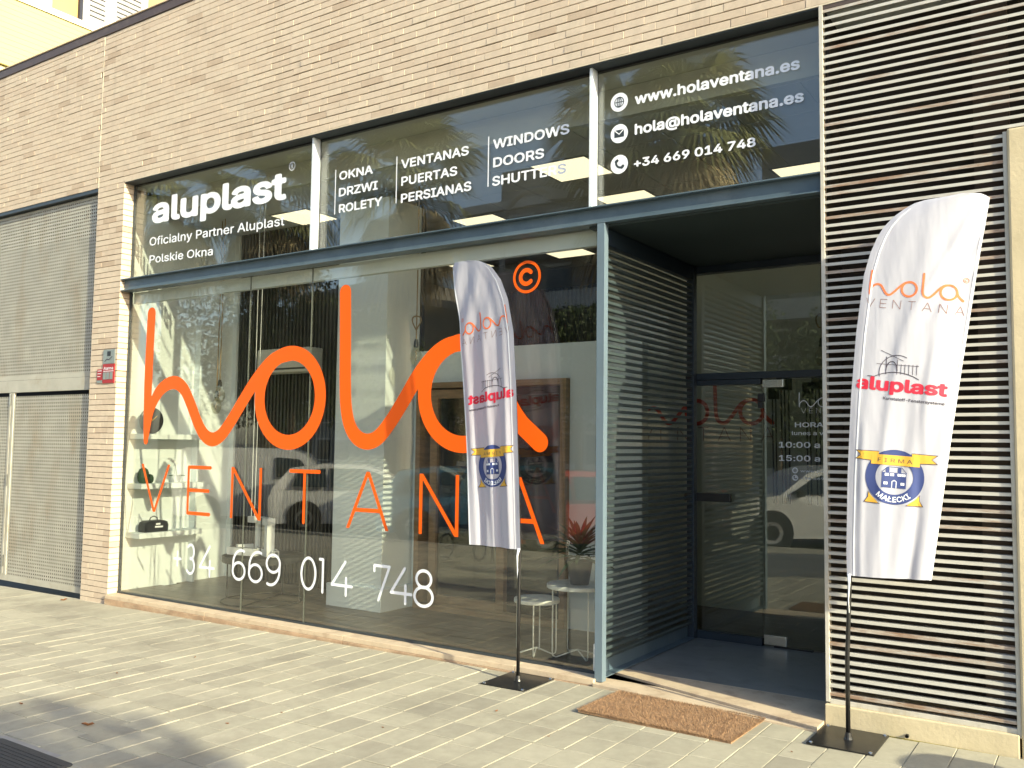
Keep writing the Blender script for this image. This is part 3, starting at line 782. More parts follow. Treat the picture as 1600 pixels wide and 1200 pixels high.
# ---------------------------------------------------------------- alarm signs
al = thing('alarm_sign', 'grey and red alarm notice on the brick pier', 'sign', (0, 0, 0))
box('grey_plate', 'steel_plate', al, -8.872, -8.668, -.012, -.004, 2.405, 2.555)
box('black_square', 'frame_black', al, -8.80, -8.74, -.0145, -.0125, 2.485, 2.535)
vin('pen_stroke', stroke2d([([(-8.84, 2.43), (-8.80, 2.455), (-8.77, 2.445), (-8.71, 2.478)], .004)], .003), 'print_ink', -.0145, al)
box('red_plate', 'red_plate', al, -8.872, -8.668, -.012, -.004, 2.20, 2.402)
vin('alarm_lettering', fit_text('Alarma', -8.855, -8.685, 2.342, .042, .01), 'white_vinyl', -.0135, al)
for a in (-8.862, -8.803, -8.742): box('picture_field', 'steel_plate', al, a, a+.05, -.0145, -.0125, 2.24, 2.315)
box('white_line', 'white_vinyl', al, -8.86, -8.68, -.0135, -.0125, 2.323, 2.329)
al2 = thing('small_red_sign', 'small dark red notice left of the alarm sign', 'sign', (0, 0, 0))
box('red_plate', 'red_plate', al2, -8.975, -8.88, -.010, -.004, 2.235, 2.35)
box('grey_plate', 'steel_plate', al2, -8.975, -8.88, -.010, -.004, 2.205, 2.232)
for k, z in enumerate((2.33, 2.30, 2.27)): box('white_line', 'white_vinyl', al2, -8.965, -8.893-.01*k, -.0115, -.0105, z, z+.006)

# ================================================================ SHOP INTERIOR
CZ = 4.1
struct(box('room_wall_left', 'white_wall', None, -9.0, -8.80, .145, 1.95, -.02, 4.3))
struct(box('room_wall_back', 'grey_wall', None, -9.0, 2.2, 8.0, 8.2, -.02, 4.3))
struct(box('room_wall_left_rear', 'grey_wall', None, -9.0, -8.8, 1.951, 8.0, -.02, 4.3))
struct(box('room_wall_right', 'grey_wall', None, 2.0, 2.2, .46, 8.0, -.02, 4.3))
struct(box('bulkhead', 'grey_wall', None, -8.799, OPR-.03, .497, .55, CZ+.002, 4.33))
struct(box('bulkhead_roof', 'grey_wall', None, -8.799, 2.0, .14, .496, 4.331, 4.36))
struct(box('roof_slab', 'grey_wall', None, -9.0, 2.2, .56, 8.0, 4.32, 4.5))
fl = struct(box('shop_floor', 'slat_back', None, -9.0, 2.2, .141, 8.0, -.05, .006))
fl2 = MB(); i = 0
pm = MB().box(0, 1.196, 0, .196, 0, .012).mesh('floor_plank', 'floor_wood')
n = 0
for j in range(12):
    y = .141+j*.2; x = -8.8-((j*.37) % 1.2)
    while x < -3.1:
        if x > -9.9:
            a = max(x, -8.8)
            if x >= -8.8 and x+1.2 < -3.05:
                o = link('floor_plank', pm, fl); o.location = (x, y, .0062)
            else:
                b = min(x+1.196, -3.06)
                if b-a > .05:
                    o = link('floor_plank', MB().box(0, b-a, 0, .196, 0, .012).mesh('floor_plank', 'floor_wood'), fl); o.location = (a, y, .0062)
        x += 1.2
for j in range(10):
    for k in range(5):
        o = link('floor_plank', pm, fl); o.location = (-4.5+1.2*k-((j*.37) % 1.2)*.5, 1.78+.2*j, .0062)
ceil = struct(box('ceiling', 'ceiling_grid', None, -8.799, 2.0, .552, 8.0, CZ+.012, CZ+.03))
LIGHTS = [(-7.72, 1.14, 'above the slatted wall left of the white column'), (-4.32, 1.14, 'behind the word SHUTTERS and the phone icon'), (-6.12, 2.34, 'right of the white column above the beam'),
          (-4.32, 2.34, 'just above the beam at the mullion'), (-2.52, 2.34, 'beside the pale louvre frame above the door'), (-6.12, 4.14, 'seen below the beam at the orange copyright mark'),
          (-7.72, 4.14, 'behind the tip of the smaller flag'), (-4.32, 4.74, 'deep in the shop'), (-2.52, 4.74, 'deep behind the entrance')]
lset = {(round(a, 2), round(b, 2)) for a, b, _ in LIGHTS}
tm = MB().box(.004, .596, .004, .596, 0, .01).mesh('ceiling_tile', 'ceiling_tile')
for i in range(-2, 12):
    for j in range(-1, 9):
        x, y = -7.72+.6*i, 1.14+.6*j
        if (round(x, 2), round(y, 2)) in lset: continue
        if x < -8.8 or y < .55:
            a, b = max(x+.004, -8.797), max(y+.004, .554)
            if x+.596-a < .05 or y+.596-b < .05: continue
            o = link('ceiling_tile', MB().box(a, x+.596, b, y+.596, CZ, CZ+.01).mesh('ceiling_tile', 'ceiling_tile'), ceil); continue
        if j > 6: continue
        o = link('ceiling_tile', tm, ceil); o.location = (x, y, CZ)
for x, y, lab in LIGHTS:
    t = thing('ceiling_light', 'lit square ceiling panel '+lab, 'ceiling light', (x, y, CZ), 'lit ceiling panels')
    box('diffuser', 'lamp_panel', t, .03, .57, .03, .57, -.004, .006); 
    fr = MB(); fr.box(.004, .596, .004, .029, -.003, .01); fr.box(.004, .596, .571, .596, -.003, .01); fr.box(.004, .029, .03, .57, -.003, .01); fr.box(.571, .596, .03, .57, -.003, .01)
    fr.obj('frame', 'ceiling_grid', t)
# column
co = thing('white_column', 'square white column with stepped plinth inside the window', 'column', (-6.12, 1.2, 0))
box('shaft', 'white_wall', co, -.33, .32, -.215, .28, .235, CZ-.1); box('plinth', 'white_wall', co, -.36, .35, -.25, .30, .018, .235, bevel=.004)
# slatted black wall left
def slat_wall(name, label, x0, x1, y, z1, pitch=.06):
    t = thing(name, label, 'wall panel', (x0, y, 0))
    box('backing', 'slat_back', t, 0, x1-x0, .03, .06, .018, z1)
    m_ = MB().box(0, pitch*.5, 0, .028, .018, z1).mesh('slat', 'slat_wood_black')
    x = .01
    while x < x1-x0-.02:
        o = link('slat', m_, t); o.location = (x, 0, 0); x += pitch
    return t
slat_wall('slatted_wall', 'black vertical slat wall behind the letters h and o', -8.72, -5.9, 1.62, 4.09, .058)
slat_wall('slatted_wall', 'black vertical slat wall deep in the shop above the half wall', -9.0, -4.6, 6.6, 4.09, .075)
tr = thing('corner_trim', 'narrow white vertical trim at left end of the slat wall', 'trim', (-8.80, 1.60, 0)); box('strip', 'white_wall', tr, .001, .075, 0, .07, .02, 4.09)
# half wall with display door
hw = thing('half_wall', 'white half-height display wall behind the letter a', 'wall', (0, 0, 0))
box('panel', 'white_wall', hw, -5.78, -5.705, 1.40, 1.52, .018, 2.52); box('panel', 'white_wall', hw, -4.0, -3.30, 1.40, 1.52, .018, 2.52)
box('panel', 'white_wall', hw, -5.7045, -4.0005, 1.40, 1.52, 2.205, 2.52)
dd = thing('display_door', 'brown framed sliding door sample set in the white half wall', 'door', (0, 0, 0))
def frame4(parent, nm, m, x0, x1, z0, z1, y0, y1, t):
    fm = box(nm, m, parent, x0, x0+t, y0, y1, z0, z1, bevel=.002); box(nm, m, parent, x1-t, x1, y0, y1, z0, z1, bevel=.002)
    box(nm, m, parent, x0+t+.0005, x1-t-.0005, y0, y1, z1-t, z1, bevel=.002); box(nm, m, parent, x0+t+.0005, x1-t-.0005, y0, y1, z0, z0+t, bevel=.002)
frame4(dd, 'outer_frame', 'frame_wood', -5.70, -4.005, .02, 2.20, 1.33, 1.50, .055)
frame4(dd, 'sash_frame', 'frame_wood', -5.54, -4.66, .08, 2.13, 1.36, 1.42, .085)
frame4(dd, 'sash_frame', 'frame_black', -4.82, -4.065, .08, 2.14, 1.43, 1.48, .07)
pane(dd, -5.45, -4.75, .17, 2.04, 1.385, 'door_glass'); pane(dd, -4.75, -4.14, .15, 2.07, 1.45, 'door_glass')
box('dark_interior_sheet', 'slat_back', dd, -5.70, -4.0, 1.55, 1.58, .02, 2.5)  # near-black sheet stands in for the unlit interior beyond the opening
# reception wall with red logo
rw = thing('reception_wall', 'grey partition wall inside behind the entrance with dark red logo', 'wall', (0, 0, 0))
box('panel', 'grey_wall', rw, -4.6, -2.05, 3.2, 3.3, .018, 4.09)
flat('hola_lettering', hola(-4.155, 1.83, .292, .006), 3.197, 'red_sign', rw)
flat('ventana_lettering', ventana(-4.16, 1.67, .292, .0028, .9), 3.197, 'print_brown', rw)
for k, x in enumerate((-2.42, -2.12)):
    bmk = thing('blind_mechanism', ('roller blind sample hanging behind the door just left of the hours lettering', 'roller blind sample hanging behind the door next to the pale louvre frame')[k], 'blind sample', (x, 2.45, 2.12), 'blind samples behind the door')
    box('bracket', 'frame_black', bmk, -.05, .05, -.06, .06, 0, .13, bevel=.004); box('side_bracket', 'frame_black', bmk, -.13, -.052, -.05, .03, -.08, .06, bevel=.004)
    for q_ in (-.11, -.08, -.03, .0, .035): MB().tube([(q_, 0, -.0), (q_+.01, 0, -1.0)], .006, 5).obj('cord', 'frame_black', bmk)
# shelves
for k, (z, lab) in enumerate(((1.62, 'highest white wall shelf below the black clock'), (1.09, 'middle white wall shelf carrying the cactus and the orchid'), (.57, 'lowest white wall shelf carrying the black toolbox'))):
    t = thing('wall_shelf', lab, 'shelf', (-8.798, 0, z), 'white shelves on the left wall')
    box('board', 'white_wall', t, 0, .25, .28, 1.06, 0, .055, bevel=.002)
box('socket_strip', 'white_wall', thing('wall_upstand', 'shallow white upstand closing the shelf niche', 'panel', (0, 0, 0)), -8.798, -8.70, 1.075, 1.10, .02, 2.93)
ck = thing('wall_clock', 'round black clock above the highest shelf', 'clock', (-8.70, .46, 1.82))
MB().lathe([(0, 0), (.135, 0), (.142, .012), (.142, .03), (.13, .036), (.13, .03), (0, .03)], (0, 0, 0), 40, 'x').obj('clock_face', 'frame_black', ck)
MB().tube([(.036, 0, 0), (.036, .055, .05)], .003).obj('hand', 'print_gold', ck); MB().tube([(.036, 0, 0), (.036, -.03, .08)], .0025).obj('hand', 'print_gold', ck)
box('bracket', 'frame_black', ck, -.095, 0, -.02, .02, -.02, .02)
ca = thing('cactus', 'small green cactus on the middle shelf', 'plant', (-8.67, .40, 1.146))
def cactus(c, r, h):
    mb = MB(); n = 36; prof = [(0.55, 0), (.9, .15), (1, .4), (.95, .65), (.7, .88), (.3, .98), (0.01, 1)]
    v = []
    for rr_, hh in prof:
        for k in range(n): a = 2*math.pi*k/n; q = rr_*r*(1+.1*math.cos(12*a)); v.append((c[0]+q*math.cos(a), c[1]+q*math.sin(a), c[2]+hh*h))
    f = [(i*n+k, i*n+(k+1) % n, (i+1)*n+(k+1) % n, (i+1)*n+k) for i in range(len(prof)-1) for k in range(n)]
    return mb.add(v, f)
cactus((0, -.02, 0), .055, .17).obj('stem', 'cactus', ca, smooth=True); cactus((0, .05, 0), .045, .10).obj('stem', 'cactus', ca, smooth=True)
oc = thing('orchid', 'white orchid in a small white pot on the middle shelf', 'plant', (-8.67, .80, 1.146))
MB().lathe([(.03, 0), (.045, .07), (.045, .08), (.04, .08), (.038, .07), (0, .065)], (0, 0, 0)).obj('pot', 'white_plastic', oc)
for a in (-.5, .6, 2.6): MB().prism([(0, .07), (.05, .085), (.10, .075), (.05, .068)], -.012, .012, 'y').obj('leaf', 'leaf_green', oc).rotation_euler = (0, 0, a+1.2)
MB().tube([(0, 0, .07), (.0, -.02, .17), (0, -.05, .24), (0, -.09, .27)], .0025).obj('stalk', 'leaf_green', oc)
for k in range(7):
    c = Vector((rng.normal(0, .012), -.02-.014*k+rng.normal(0, .006), .19+.012*k+rng.normal(0, .01)))
    mb = MB()
    for j in range(5):
        a = j*1.257; d = Vector((.3, math.cos(a), math.sin(a)))*.02; s = Vector((0, -math.sin(a), math.cos(a)))*.009
        mb.add([c, c+d*.6+s, c+d, c+d*.6-s], [(0, 1, 2, 3)])
    mb.obj('flower', 'white_plastic', oc)
tb = thing('toolbox', 'small black toolbox with white print on the lowest shelf', 'toolbox', (-8.66, .52, .626))
MB().prism([(-.14, 0), (.14, 0), (.145, .07), (.13, .105), (.09, .12), (-.09, .12), (-.13, .105), (-.145, .07)], -.06, .06, 'x').obj('body', 'pot_black', tb, bevel=.004)
MB().tube([(0, -.05, .118), (0, -.04, .15), (0, 0, .165), (0, .04, .15), (0, .05, .118)], .006).obj('handle', 'pot_black', tb)
for z, a in ((.075, .03), (.045, .055)): box('printed_line', 'white_vinyl', tb, .0605, .062, -a*.4, a*1.4, z, z+.018)
# round table with profile samples
tb2 = thing('round_table', 'low round black wire-frame table carrying window profile samples', 'table', (-7.13, .72, .018))
MB().lathe([(0, .40), (.40, .40), (.40, .46), (.385, .46), (.385, .42), (0, .42)], (0, 0, 0), 48).obj('tabletop', 'pot_black', tb2)
MB().tube(arc(0, 0, .40, .40, 0, 360, 48) and [(x, y, .012) for x, y in arc(0, 0, .40, .40, 0, 360, 48)], .007, 6).obj('base_ring', 'pot_black', tb2)
for k in range(4):
    a = math.radians(200+90*k); MB().tube([(.4*math.cos(a), .4*math.sin(a), .012), (.4*math.cos(a), .4*math.sin(a), .41)], .008, 6).obj('leg', 'pot_black', tb2)
    b = a+math.pi
    if k < 2: MB().tube([(.4*math.cos(a), .4*math.sin(a), .012), (.4*math.cos(b), .4*math.sin(b), .012)], .005, 6).obj('cross_bar', 'pot_black', tb2)
def sample(label, x, y, z, L, w_, h, rz, ry=0.0):
    t = thing('profile_sample', label, 'window sample', (x, y, z), 'window profile samples on the round table', rz)
    p = MB()
    for a, b, c_, d in ((0, w_, 0, .006), (0, w_, h-.006, h), (0, .006, .0065, h-.0065), (w_-.006, w_, .0065, h-.0065), (w_*.4, w_*.4+.005, .0065, h-.0065)): p.box(-L/2, L/2, a, b, c_, d)
    p.obj('profile', 'white_plastic', t)
    box('gasket', 'frame_black', t, -L/2-.001, L/2+.001, w_*.5, w_*.62, h+.0003, h+.005)
    return t
sample('long white window profile lying at the front of the table', -7.22, .50, .484, .34, .07, .07, .15)
sample('short white window profile lying at the left rim of the table', -7.38, .70, .484, .16, .07, .08, 1.1)
t = sample('white window profile lying crosswise at the right of the table', -6.92, .62, .484, .2, .07, .06, -.6)
cs = thing('corner_sample', 'upright white window corner sample with dark glazing edge on the table', 'window sample', (-7.06, .66, .484), None, -.35)
frame4(cs, 'profile', 'white_plastic', -.15, .17, 0, .37, -.04, .04, .07); pane(cs, -.08, .10, .07, .30, -.01, 'clear_glass', .02)
box('gasket', 'frame_black', cs, -.079, .099, -.043, -.0405, .072, .08); box('gasket', 'frame_black', cs, .01, .03, -.046, -.0405, .0, .37)
hcd = thing('hanging_cord', 'thin white double cord hanging from the ceiling over the round table', 'cord', (-7.2, .62, 0))
for dx in (-.015, .03): MB().tube([(dx, 0, .86), (dx*1.3, 0, 2.4), (dx*1.6, 0, CZ)], .0035, 5).obj('cord', 'white_plastic', hcd)
box('clip', 'white_plastic', hcd, -.045, .05, -.02, .02, .80, .862)
# pendant lamps
def pendant(label, x, y, zb, knot=False, globe=.06, cap=True):
    t = thing('pendant_lamp', label, 'lamp', (x, y, zb), 'rope pendant lamps with amber glass')
    MB().tube([(0, 0, .14), (.003, 0, .8), (0, 0, CZ-zb)], .006, 6).obj('rope', 'rope', t)
    if knot: MB().tube([(.045*math.cos(a)*1.0, .02*math.sin(2*a), .30+.065*math.sin(a)) for a in np.linspace(0, 6.28, 20)], .007, 6).obj('rope_knot', 'rope', t)
    MB().lathe([(.0, .15), (.014, .145), (.022, .115), (.024, .07), (.0, .07)], (0, 0, 0), 14).obj('socket', 'frame_black', t)
    MB().lathe([(.02, .069), (.03, .05), (globe, .0), (globe*.98, -.05), (globe*.55, -.1), (.005, -.112)], (0, 0, 0), 20).obj('bulb', 'clear_glass', t, smooth=True)
    MB().tube([(.008*math.cos(a*3), .008*math.sin(a*3), .05-.11*a/6.28) for a in np.linspace(0, 6.28, 16)], .004, 5).obj('filament', 'amber_bulb', t)
pendant('amber glass pendant bulb hanging just left of the slat wall', -8.25, 1.0, 2.14, globe=.062)
pendant('lower amber pendant bulb hanging in front of the sunlit white wall', -8.36, 1.05, 2.02, globe=.055)
pendant('clear pendant bulb on a knotted rope between the column and the flag', -5.44, 1.0, 2.44, True)
pendant('pendant bulb on knotted rope beside the pale louvre frame behind the door', -2.16, 2.7, 2.45, True)
ac = thing('air_conditioner', 'grey air conditioner unit high on the black slat wall', 'air conditioner', (-7.7, 1.52, 2.38))
box('case', 'grey_wall', ac, -.42, .42, -.12, .09, 0, .27, bevel=.02); box('flap', 'frame_black', ac, -.36, .36, -.123, -.121, .03, .05)
# side tables and plant
def side_table(label, x, y, r, h, a0):
    t = thing('side_table', label, 'side table', (x, y, .018), 'round white wire side tables', 0)
    MB().lathe([(0, h-.03), (r-.004, h-.03), (r, h-.026), (r, h-.003), (r-.003, h), (0, h)], (0, 0, 0), 48).obj('tabletop', 'marble_top', t)
    q = r*.86
    for k in range(4):
        a = a0+k*math.pi/2
        c, s = math.cos(a), math.sin(a)
        MB().tube([(q*c, q*s, h-.03), (q*c, q*s, .05), (q*c*.97, q*s*.97, .022), (q*c*.85, q*s*.85, .01), (0, 0, .055)], .0055, 6).obj('leg', 'wire_white', t)
side_table('lower round side table with pale top and wire legs', -3.70, .40, .175, .425, .4)
side_table('taller round side table carrying the potted plant', -3.41, .52, .235, .545, .9)
pp = thing('potted_plant', 'spiky green and red potted plant on the taller side table', 'plant', (-3.385, .50, .564))
MB().lathe([(.0, 0), (.07, 0), (.098, .165), (.098, .175), (.088, .175), (.085, .15), (0, .15)], (0, 0, 0), 28).obj('pot', 'pot_black', pp)
def blade_leaf(a, el, L, wd, m, z0):
    d = Vector((math.cos(a), math.sin(a), 0)); s = Vector((-math.sin(a), math.cos(a), 0)); v = []; n = 6
    for i in range(n+1):
        u = i/n; e = el-.9*u*u*(1.2-el*.5); ww = wd*(1-u**2.2)*(.5+u if u < .5 else 1)
        p = d*(L*u*math.cos(el*.9)+.01)+Vector((0, 0, z0+L*(u*math.sin(el)-.35*u*u*math.cos(el))))
        v += [p-s*ww, p+Vector((0, 0, -ww*.4)), p+s*ww]
    f = []
    for i in range(n):
        for k in (0, 1): f.append((i*3+k, i*3+k+1, i*3+k+4, i*3+k+3))
    o = MB().add(v, f).obj('leaf', m, pp, smooth=True); return o
for k in range(46): blade_leaf(k*2.4, .05+1.05*(k/46)+rng.normal(0, .05), .38-.12*(k/46), .024, 'leaf_green', .19+.003*k)
for k in range(6): blade_leaf(k*2.4+.3, 1.1+.4*(k/6), .15, .018, 'leaf_red', .32+.004*k)

# ================================================================ FLAGS
def interp(tab, z): return np.interp(z, [a for a, b in tab], [b for a, b in tab])
F2L = [(.895, -1.272), (1.034, -1.274), (1.465, -1.262), (1.9, -1.238), (2.264, -1.205), (2.59, -1.159), (2.715, -1.122), (2.80, -1.085), (2.854, -1.052), (2.91, -1.0), (2.957, -.935), (2.985, -.88), (3.006, -.79), (3.012, -.66)]
F2R = [(.895, -.835), (.904, -.833), (1.479, -.752), (2.094, -.662), (2.638, -.575), (2.986, -.515), (3.012, -.56)]
F1L = [(.875, -3.462), (1.355, -3.484), (2.042, -3.520), (2.414, -3.550), (2.652, -3.605), (2.8, -3.675), (2.903, -3.765), (2.94, -3.83), (2.968, -3.90), (2.985, -4.02)]
F1R = [(.875, -3.930), (1.577, -3.985), (2.538, -4.090), (2.959, -4.165), (2.985, -4.14)]
def f2pos(t, z):
    L = interp(F2L, z); R = interp(F2R, z); x = L+(R-L)*t
    y = -.235+(x+1.27)*.24
    x = x*(5.53+y)/5.33
    am = np.clip((2.95-z)/.6, 0, 1)*t*(1-.15*t)
    y = y+am*(.016*np.sin(9*t+2.2*z)+.007*np.sin(23*t-3*z)) - .035*np.sin(np.pi*np.clip(t, 0, 1))
    d_ = (x+.515)*.62+(2.985-z)*.34
    y = y+np.clip((z-2.25)/.3, 0, 1)*(.007*np.exp(-((d_-.03)/.012)**2)+.006*np.exp(-((d_-.075)/.012)**2)-.006*np.exp(-((d_+.03)/.015)**2))*np.clip(t*3, 0, 1)
    y = y-.005*np.exp(-((t-.42-.05*np.sin(3*z))/.045)**2)*np.clip((2.35-z)/.2, 0, 1)-.005*np.exp(-((t-.2+.03*z)/.04)**2)*np.clip((1.9-z)/.3, 0, 1)
    y = y+.007*np.exp(-((t-.72+.04*np.sin(4*z))/.05)**2)*np.clip((2.3-z)/.2, 0, 1)
    y = y+.002*np.exp(-((t-.06)/.035)**2)*-1 + .004*np.sin(7*z+5*t)*t
    return np.stack([x, y, z+0*t], -1)
def f1pos(t, z):
    L = interp(F1L, z); R = interp(F1R, z); x = L+(R-L)*t
    y = -.205+(-3.46-x)*.12
    am = np.clip((2.95-z)/.5, 0, 1)*np.clip(t*5, 0, 1)
    y = y+am*(.010*np.sin(17*t+.9*z)+.003*np.sin(36*t-1.3*z)+.008*np.sin(6*t-2*z))*(.35+.65*np.clip((2.5-z)/1.2, 0, 1))
    y = y+.008*np.sin(30*x-8*z)*np.clip((z-2.2)/.3, 0, 1)*t
    return np.stack([x, y, z+0*t], -1)
def grid_mesh(pos, nt, nzs, z0, z1, t0=0., t1=1., off=None):
    T, Z = np.meshgrid(np.linspace(t0, t1, nt+1), np.linspace(z0, z1, nzs+1)**1, indexing='ij')
    P = pos(T, Z)
    if off is not None: P = P+off
    v = P.reshape(-1, 3); f = [(i*(nzs+1)+j, (i+1)*(nzs+1)+j, (i+1)*(nzs+1)+j+1, i*(nzs+1)+j+1) for i in range(nt) for j in range(nzs)]
    return MB().add([tuple(p) for p in v], f)
def densify(v, f, L):
    bm = bmesh.new(); vs = [bm.verts.new((a, b, 0)) for a, b in v]
    for q in f:
        try: bm.faces.new([vs[i] for i in q])
        except ValueError: pass
    for _ in range(6):
        e = [x for x in bm.edges if x.calc_length() > L]
        if not e: break
        bmesh.ops.subdivide_edges(bm, edges=e, cuts=1); bmesh.ops.triangulate(bm, faces=[q for q in bm.faces if len(q.verts) > 3])
    bm.verts.ensure_lookup_table(); bm.verts.index_update()
    v = np.array([(p.co.x, p.co.y) for p in bm.verts]); f = [tuple(p.index for p in q.verts) for q in bm.faces]; bm.free(); return v, f
PR = []     # shared print design in flag-2 facade metres: (name, verts, faces, material, layer)
def add_print(name, vf, m, layer=1, L=.03): v, f = densify(vf[0], vf[1], L); PR.append((name, v, f, m, layer))
def rot(vf, cx, cz, deg):
    v, f = vf; a = math.radians(deg); d = v-np.array([cx, cz]); c, s = math.cos(a), math.sin(a)
    return np.stack([cx+d[:, 0]*c-d[:, 1]*s, cz+d[:, 0]*s+d[:, 1]*c], 1), f
add_print('hola_print', rot(hola(-1.130, 2.475, .1005, .0022, .85), -1.138, 2.475, -7.5), 'print_orange', 1, .05)
add_print('ventana_print', rot(ventana(-1.150, 2.408, .104, .0013, .75), -1.150, 2.408, -8), 'print_brown', 1, .05)
add_print('copyright_print', stroke2d([(arc(-.638, 2.532, .013, .013, 0, 360, 20), .0014), (arc(-.638, 2.532, .006, .006, 45, 315, 14), .0014)], .001), 'print_orange')
al_ = fit_text('aluplast', -1.208, -.738, 1.952, .094, .032); add_print('aluplast_print', rot(al_, -1.222, 1.952, -6.5), 'print_red')
add_print('slogan_print', rot(fit_text('Kunststoff-Fenstersysteme', -1.062, -.752, 1.882, .022, .012), -1.062, 1.882, -6.5), 'print_ink')
cx, cz = -.985, 2.04
sk = [(arc(cx, cz-.01, .095, .095, 195, 60, 24), .0018), ([(cx-.155, cz-.035)]+arc(cx-.01, cz-.16, .19, .15, 125, 50, 16), .0022), ([(cx-.09, cz+.11), (cx+.03, cz+.055)], .0014), ([(cx-.11, cz+.035), (cx+.11, cz+.028)], .0012),
      (arc(cx-.03, cz, .03, .05, 180, 0, 14), .0025), ([(cx-.06, cz-.02), (cx-.06, cz+.075)], .0018), ([(cx, cz-.02), (cx, cz+.06)], .0016)]
for k in range(5): sk.append(([(cx+.02+.02*k, cz-.02), (cx+.02+.02*k, cz+.035)], .0013))
add_print('sketch_print', rot(stroke2d(sk, .0011), cx, cz, -4), 'print_ink')
ec, ez, ER = -1.010, 1.452, .152
def disc2(cx, cz, rx, rz, n=64): return np.array([(cx, cz)]+arc(cx, cz, rx, rz, 0, 360, n)[:-1]), [(0, k+1, (k+1) % n+1) for k in range(n)]
def poly2(P): return np.array(P), [tuple(range(len(P)))]
E_ = []
def em(name, vf, m, layer): add_print(name, rot(vf, ec, ez, -4), m, layer, .022)
em('ring_print', stroke2d([(arc(ec, ez, .1235, .1235, 0, 360, 64), .0275)], .0035), 'print_blue', 1)
em('house_print', poly2([(ec-.062, ez-.06), (ec+.062, ez-.06), (ec+.062, ez+.025), (ec-.062, ez+.025)]), 'print_blue', 1)
em('house_roof_print', stroke2d([([(ec-.062, ez+.026), (ec-.035, ez+.055), (ec+.035, ez+.055), (ec+.062, ez+.026)], .0016), ([(ec-.035, ez+.028), (ec-.035, ez+.046)], .009), ([(ec+.025, ez+.028), (ec+.025, ez+.046)], .009)], .0012), 'print_blue', 1)
for a, b in ((-.048, .006), (-.022, .006), (.016, .006), (.038, .006), (-.052, -.042), (.034, -.042)):
    em('window_print', poly2([(ec+a, ez+b), (ec+a+.009, ez+b), (ec+a+.009, ez+b+.014), (ec+a, ez+b+.014)]), 'print_white', 2)
    em('window_print', poly2([(ec+a+.0105, ez+b), (ec+a+.0195, ez+b), (ec+a+.0195, ez+b+.014), (ec+a+.0105, ez+b+.014)]), 'print_white', 2)
em('doorway_print', stroke2d([([(ec-.011, ez-.06), (ec-.011, ez-.025), (ec, ez-.017), (ec+.011, ez-.025), (ec+.011, ez-.06)], .0016)], .0011), 'print_white', 2)
for s in (1, -1):      # pennants: outline first, gold above
    for k, (sc, m, ly) in enumerate(((1.0, 'print_ink', 2), (.0, 'print_gold', 3))):
        o_ = .0035*k
        P = [(.085, .075+o_), (.085, .130-o_), (.215-o_*2.5, .128-o_), (.185-o_*1.2, .103), (.215-o_*2.5, .078+o_), (.1, .073+o_)]
        P = [(ec+s*a, ez+b+.008) for a, b in P]; em('pennant_print', poly2(P if s > 0 else P[::-1]), m, ly)
        P = [(.062+o_*3, -.152+o_), (.155-o_*2.2, -.15+o_), (.133-o_, -.118), (.133-o_, -.085-o_*2.2), (.11, -.118+o_), (.085, -.138+o_)]
        P = [(ec+s*a, ez+b) for a, b in P]; em('pennant_print', poly2(P if s > 0 else P[::-1]), m, ly)
em('banner_print', poly2([(ec-.125, ez+.065), (ec+.125, ez+.065), (ec+.125, ez+.120), (ec-.125, ez+.120)]), 'print_gold', 4)
em('firma_print', fit_text('FIRMA', ec-.088, ec+.088, ez+.080, .030, -.004, spacing=1.35), 'print_ink', 5)
# curved name along the ring
v, f = text2d('MAŁECKI', .012); v = v.copy(); mid = (v[:, 0].min()+v[:, 0].max())/2; s_ = .040/.727
ang = np.radians(-90)+(v[:, 0]-mid)*s_*1.12/.137; rad = .137-v[:, 1]*s_
em('name_print', (np.stack([ec+rad*np.cos(ang), ez+rad*np.sin(ang)], 1), f), 'print_white', 2)

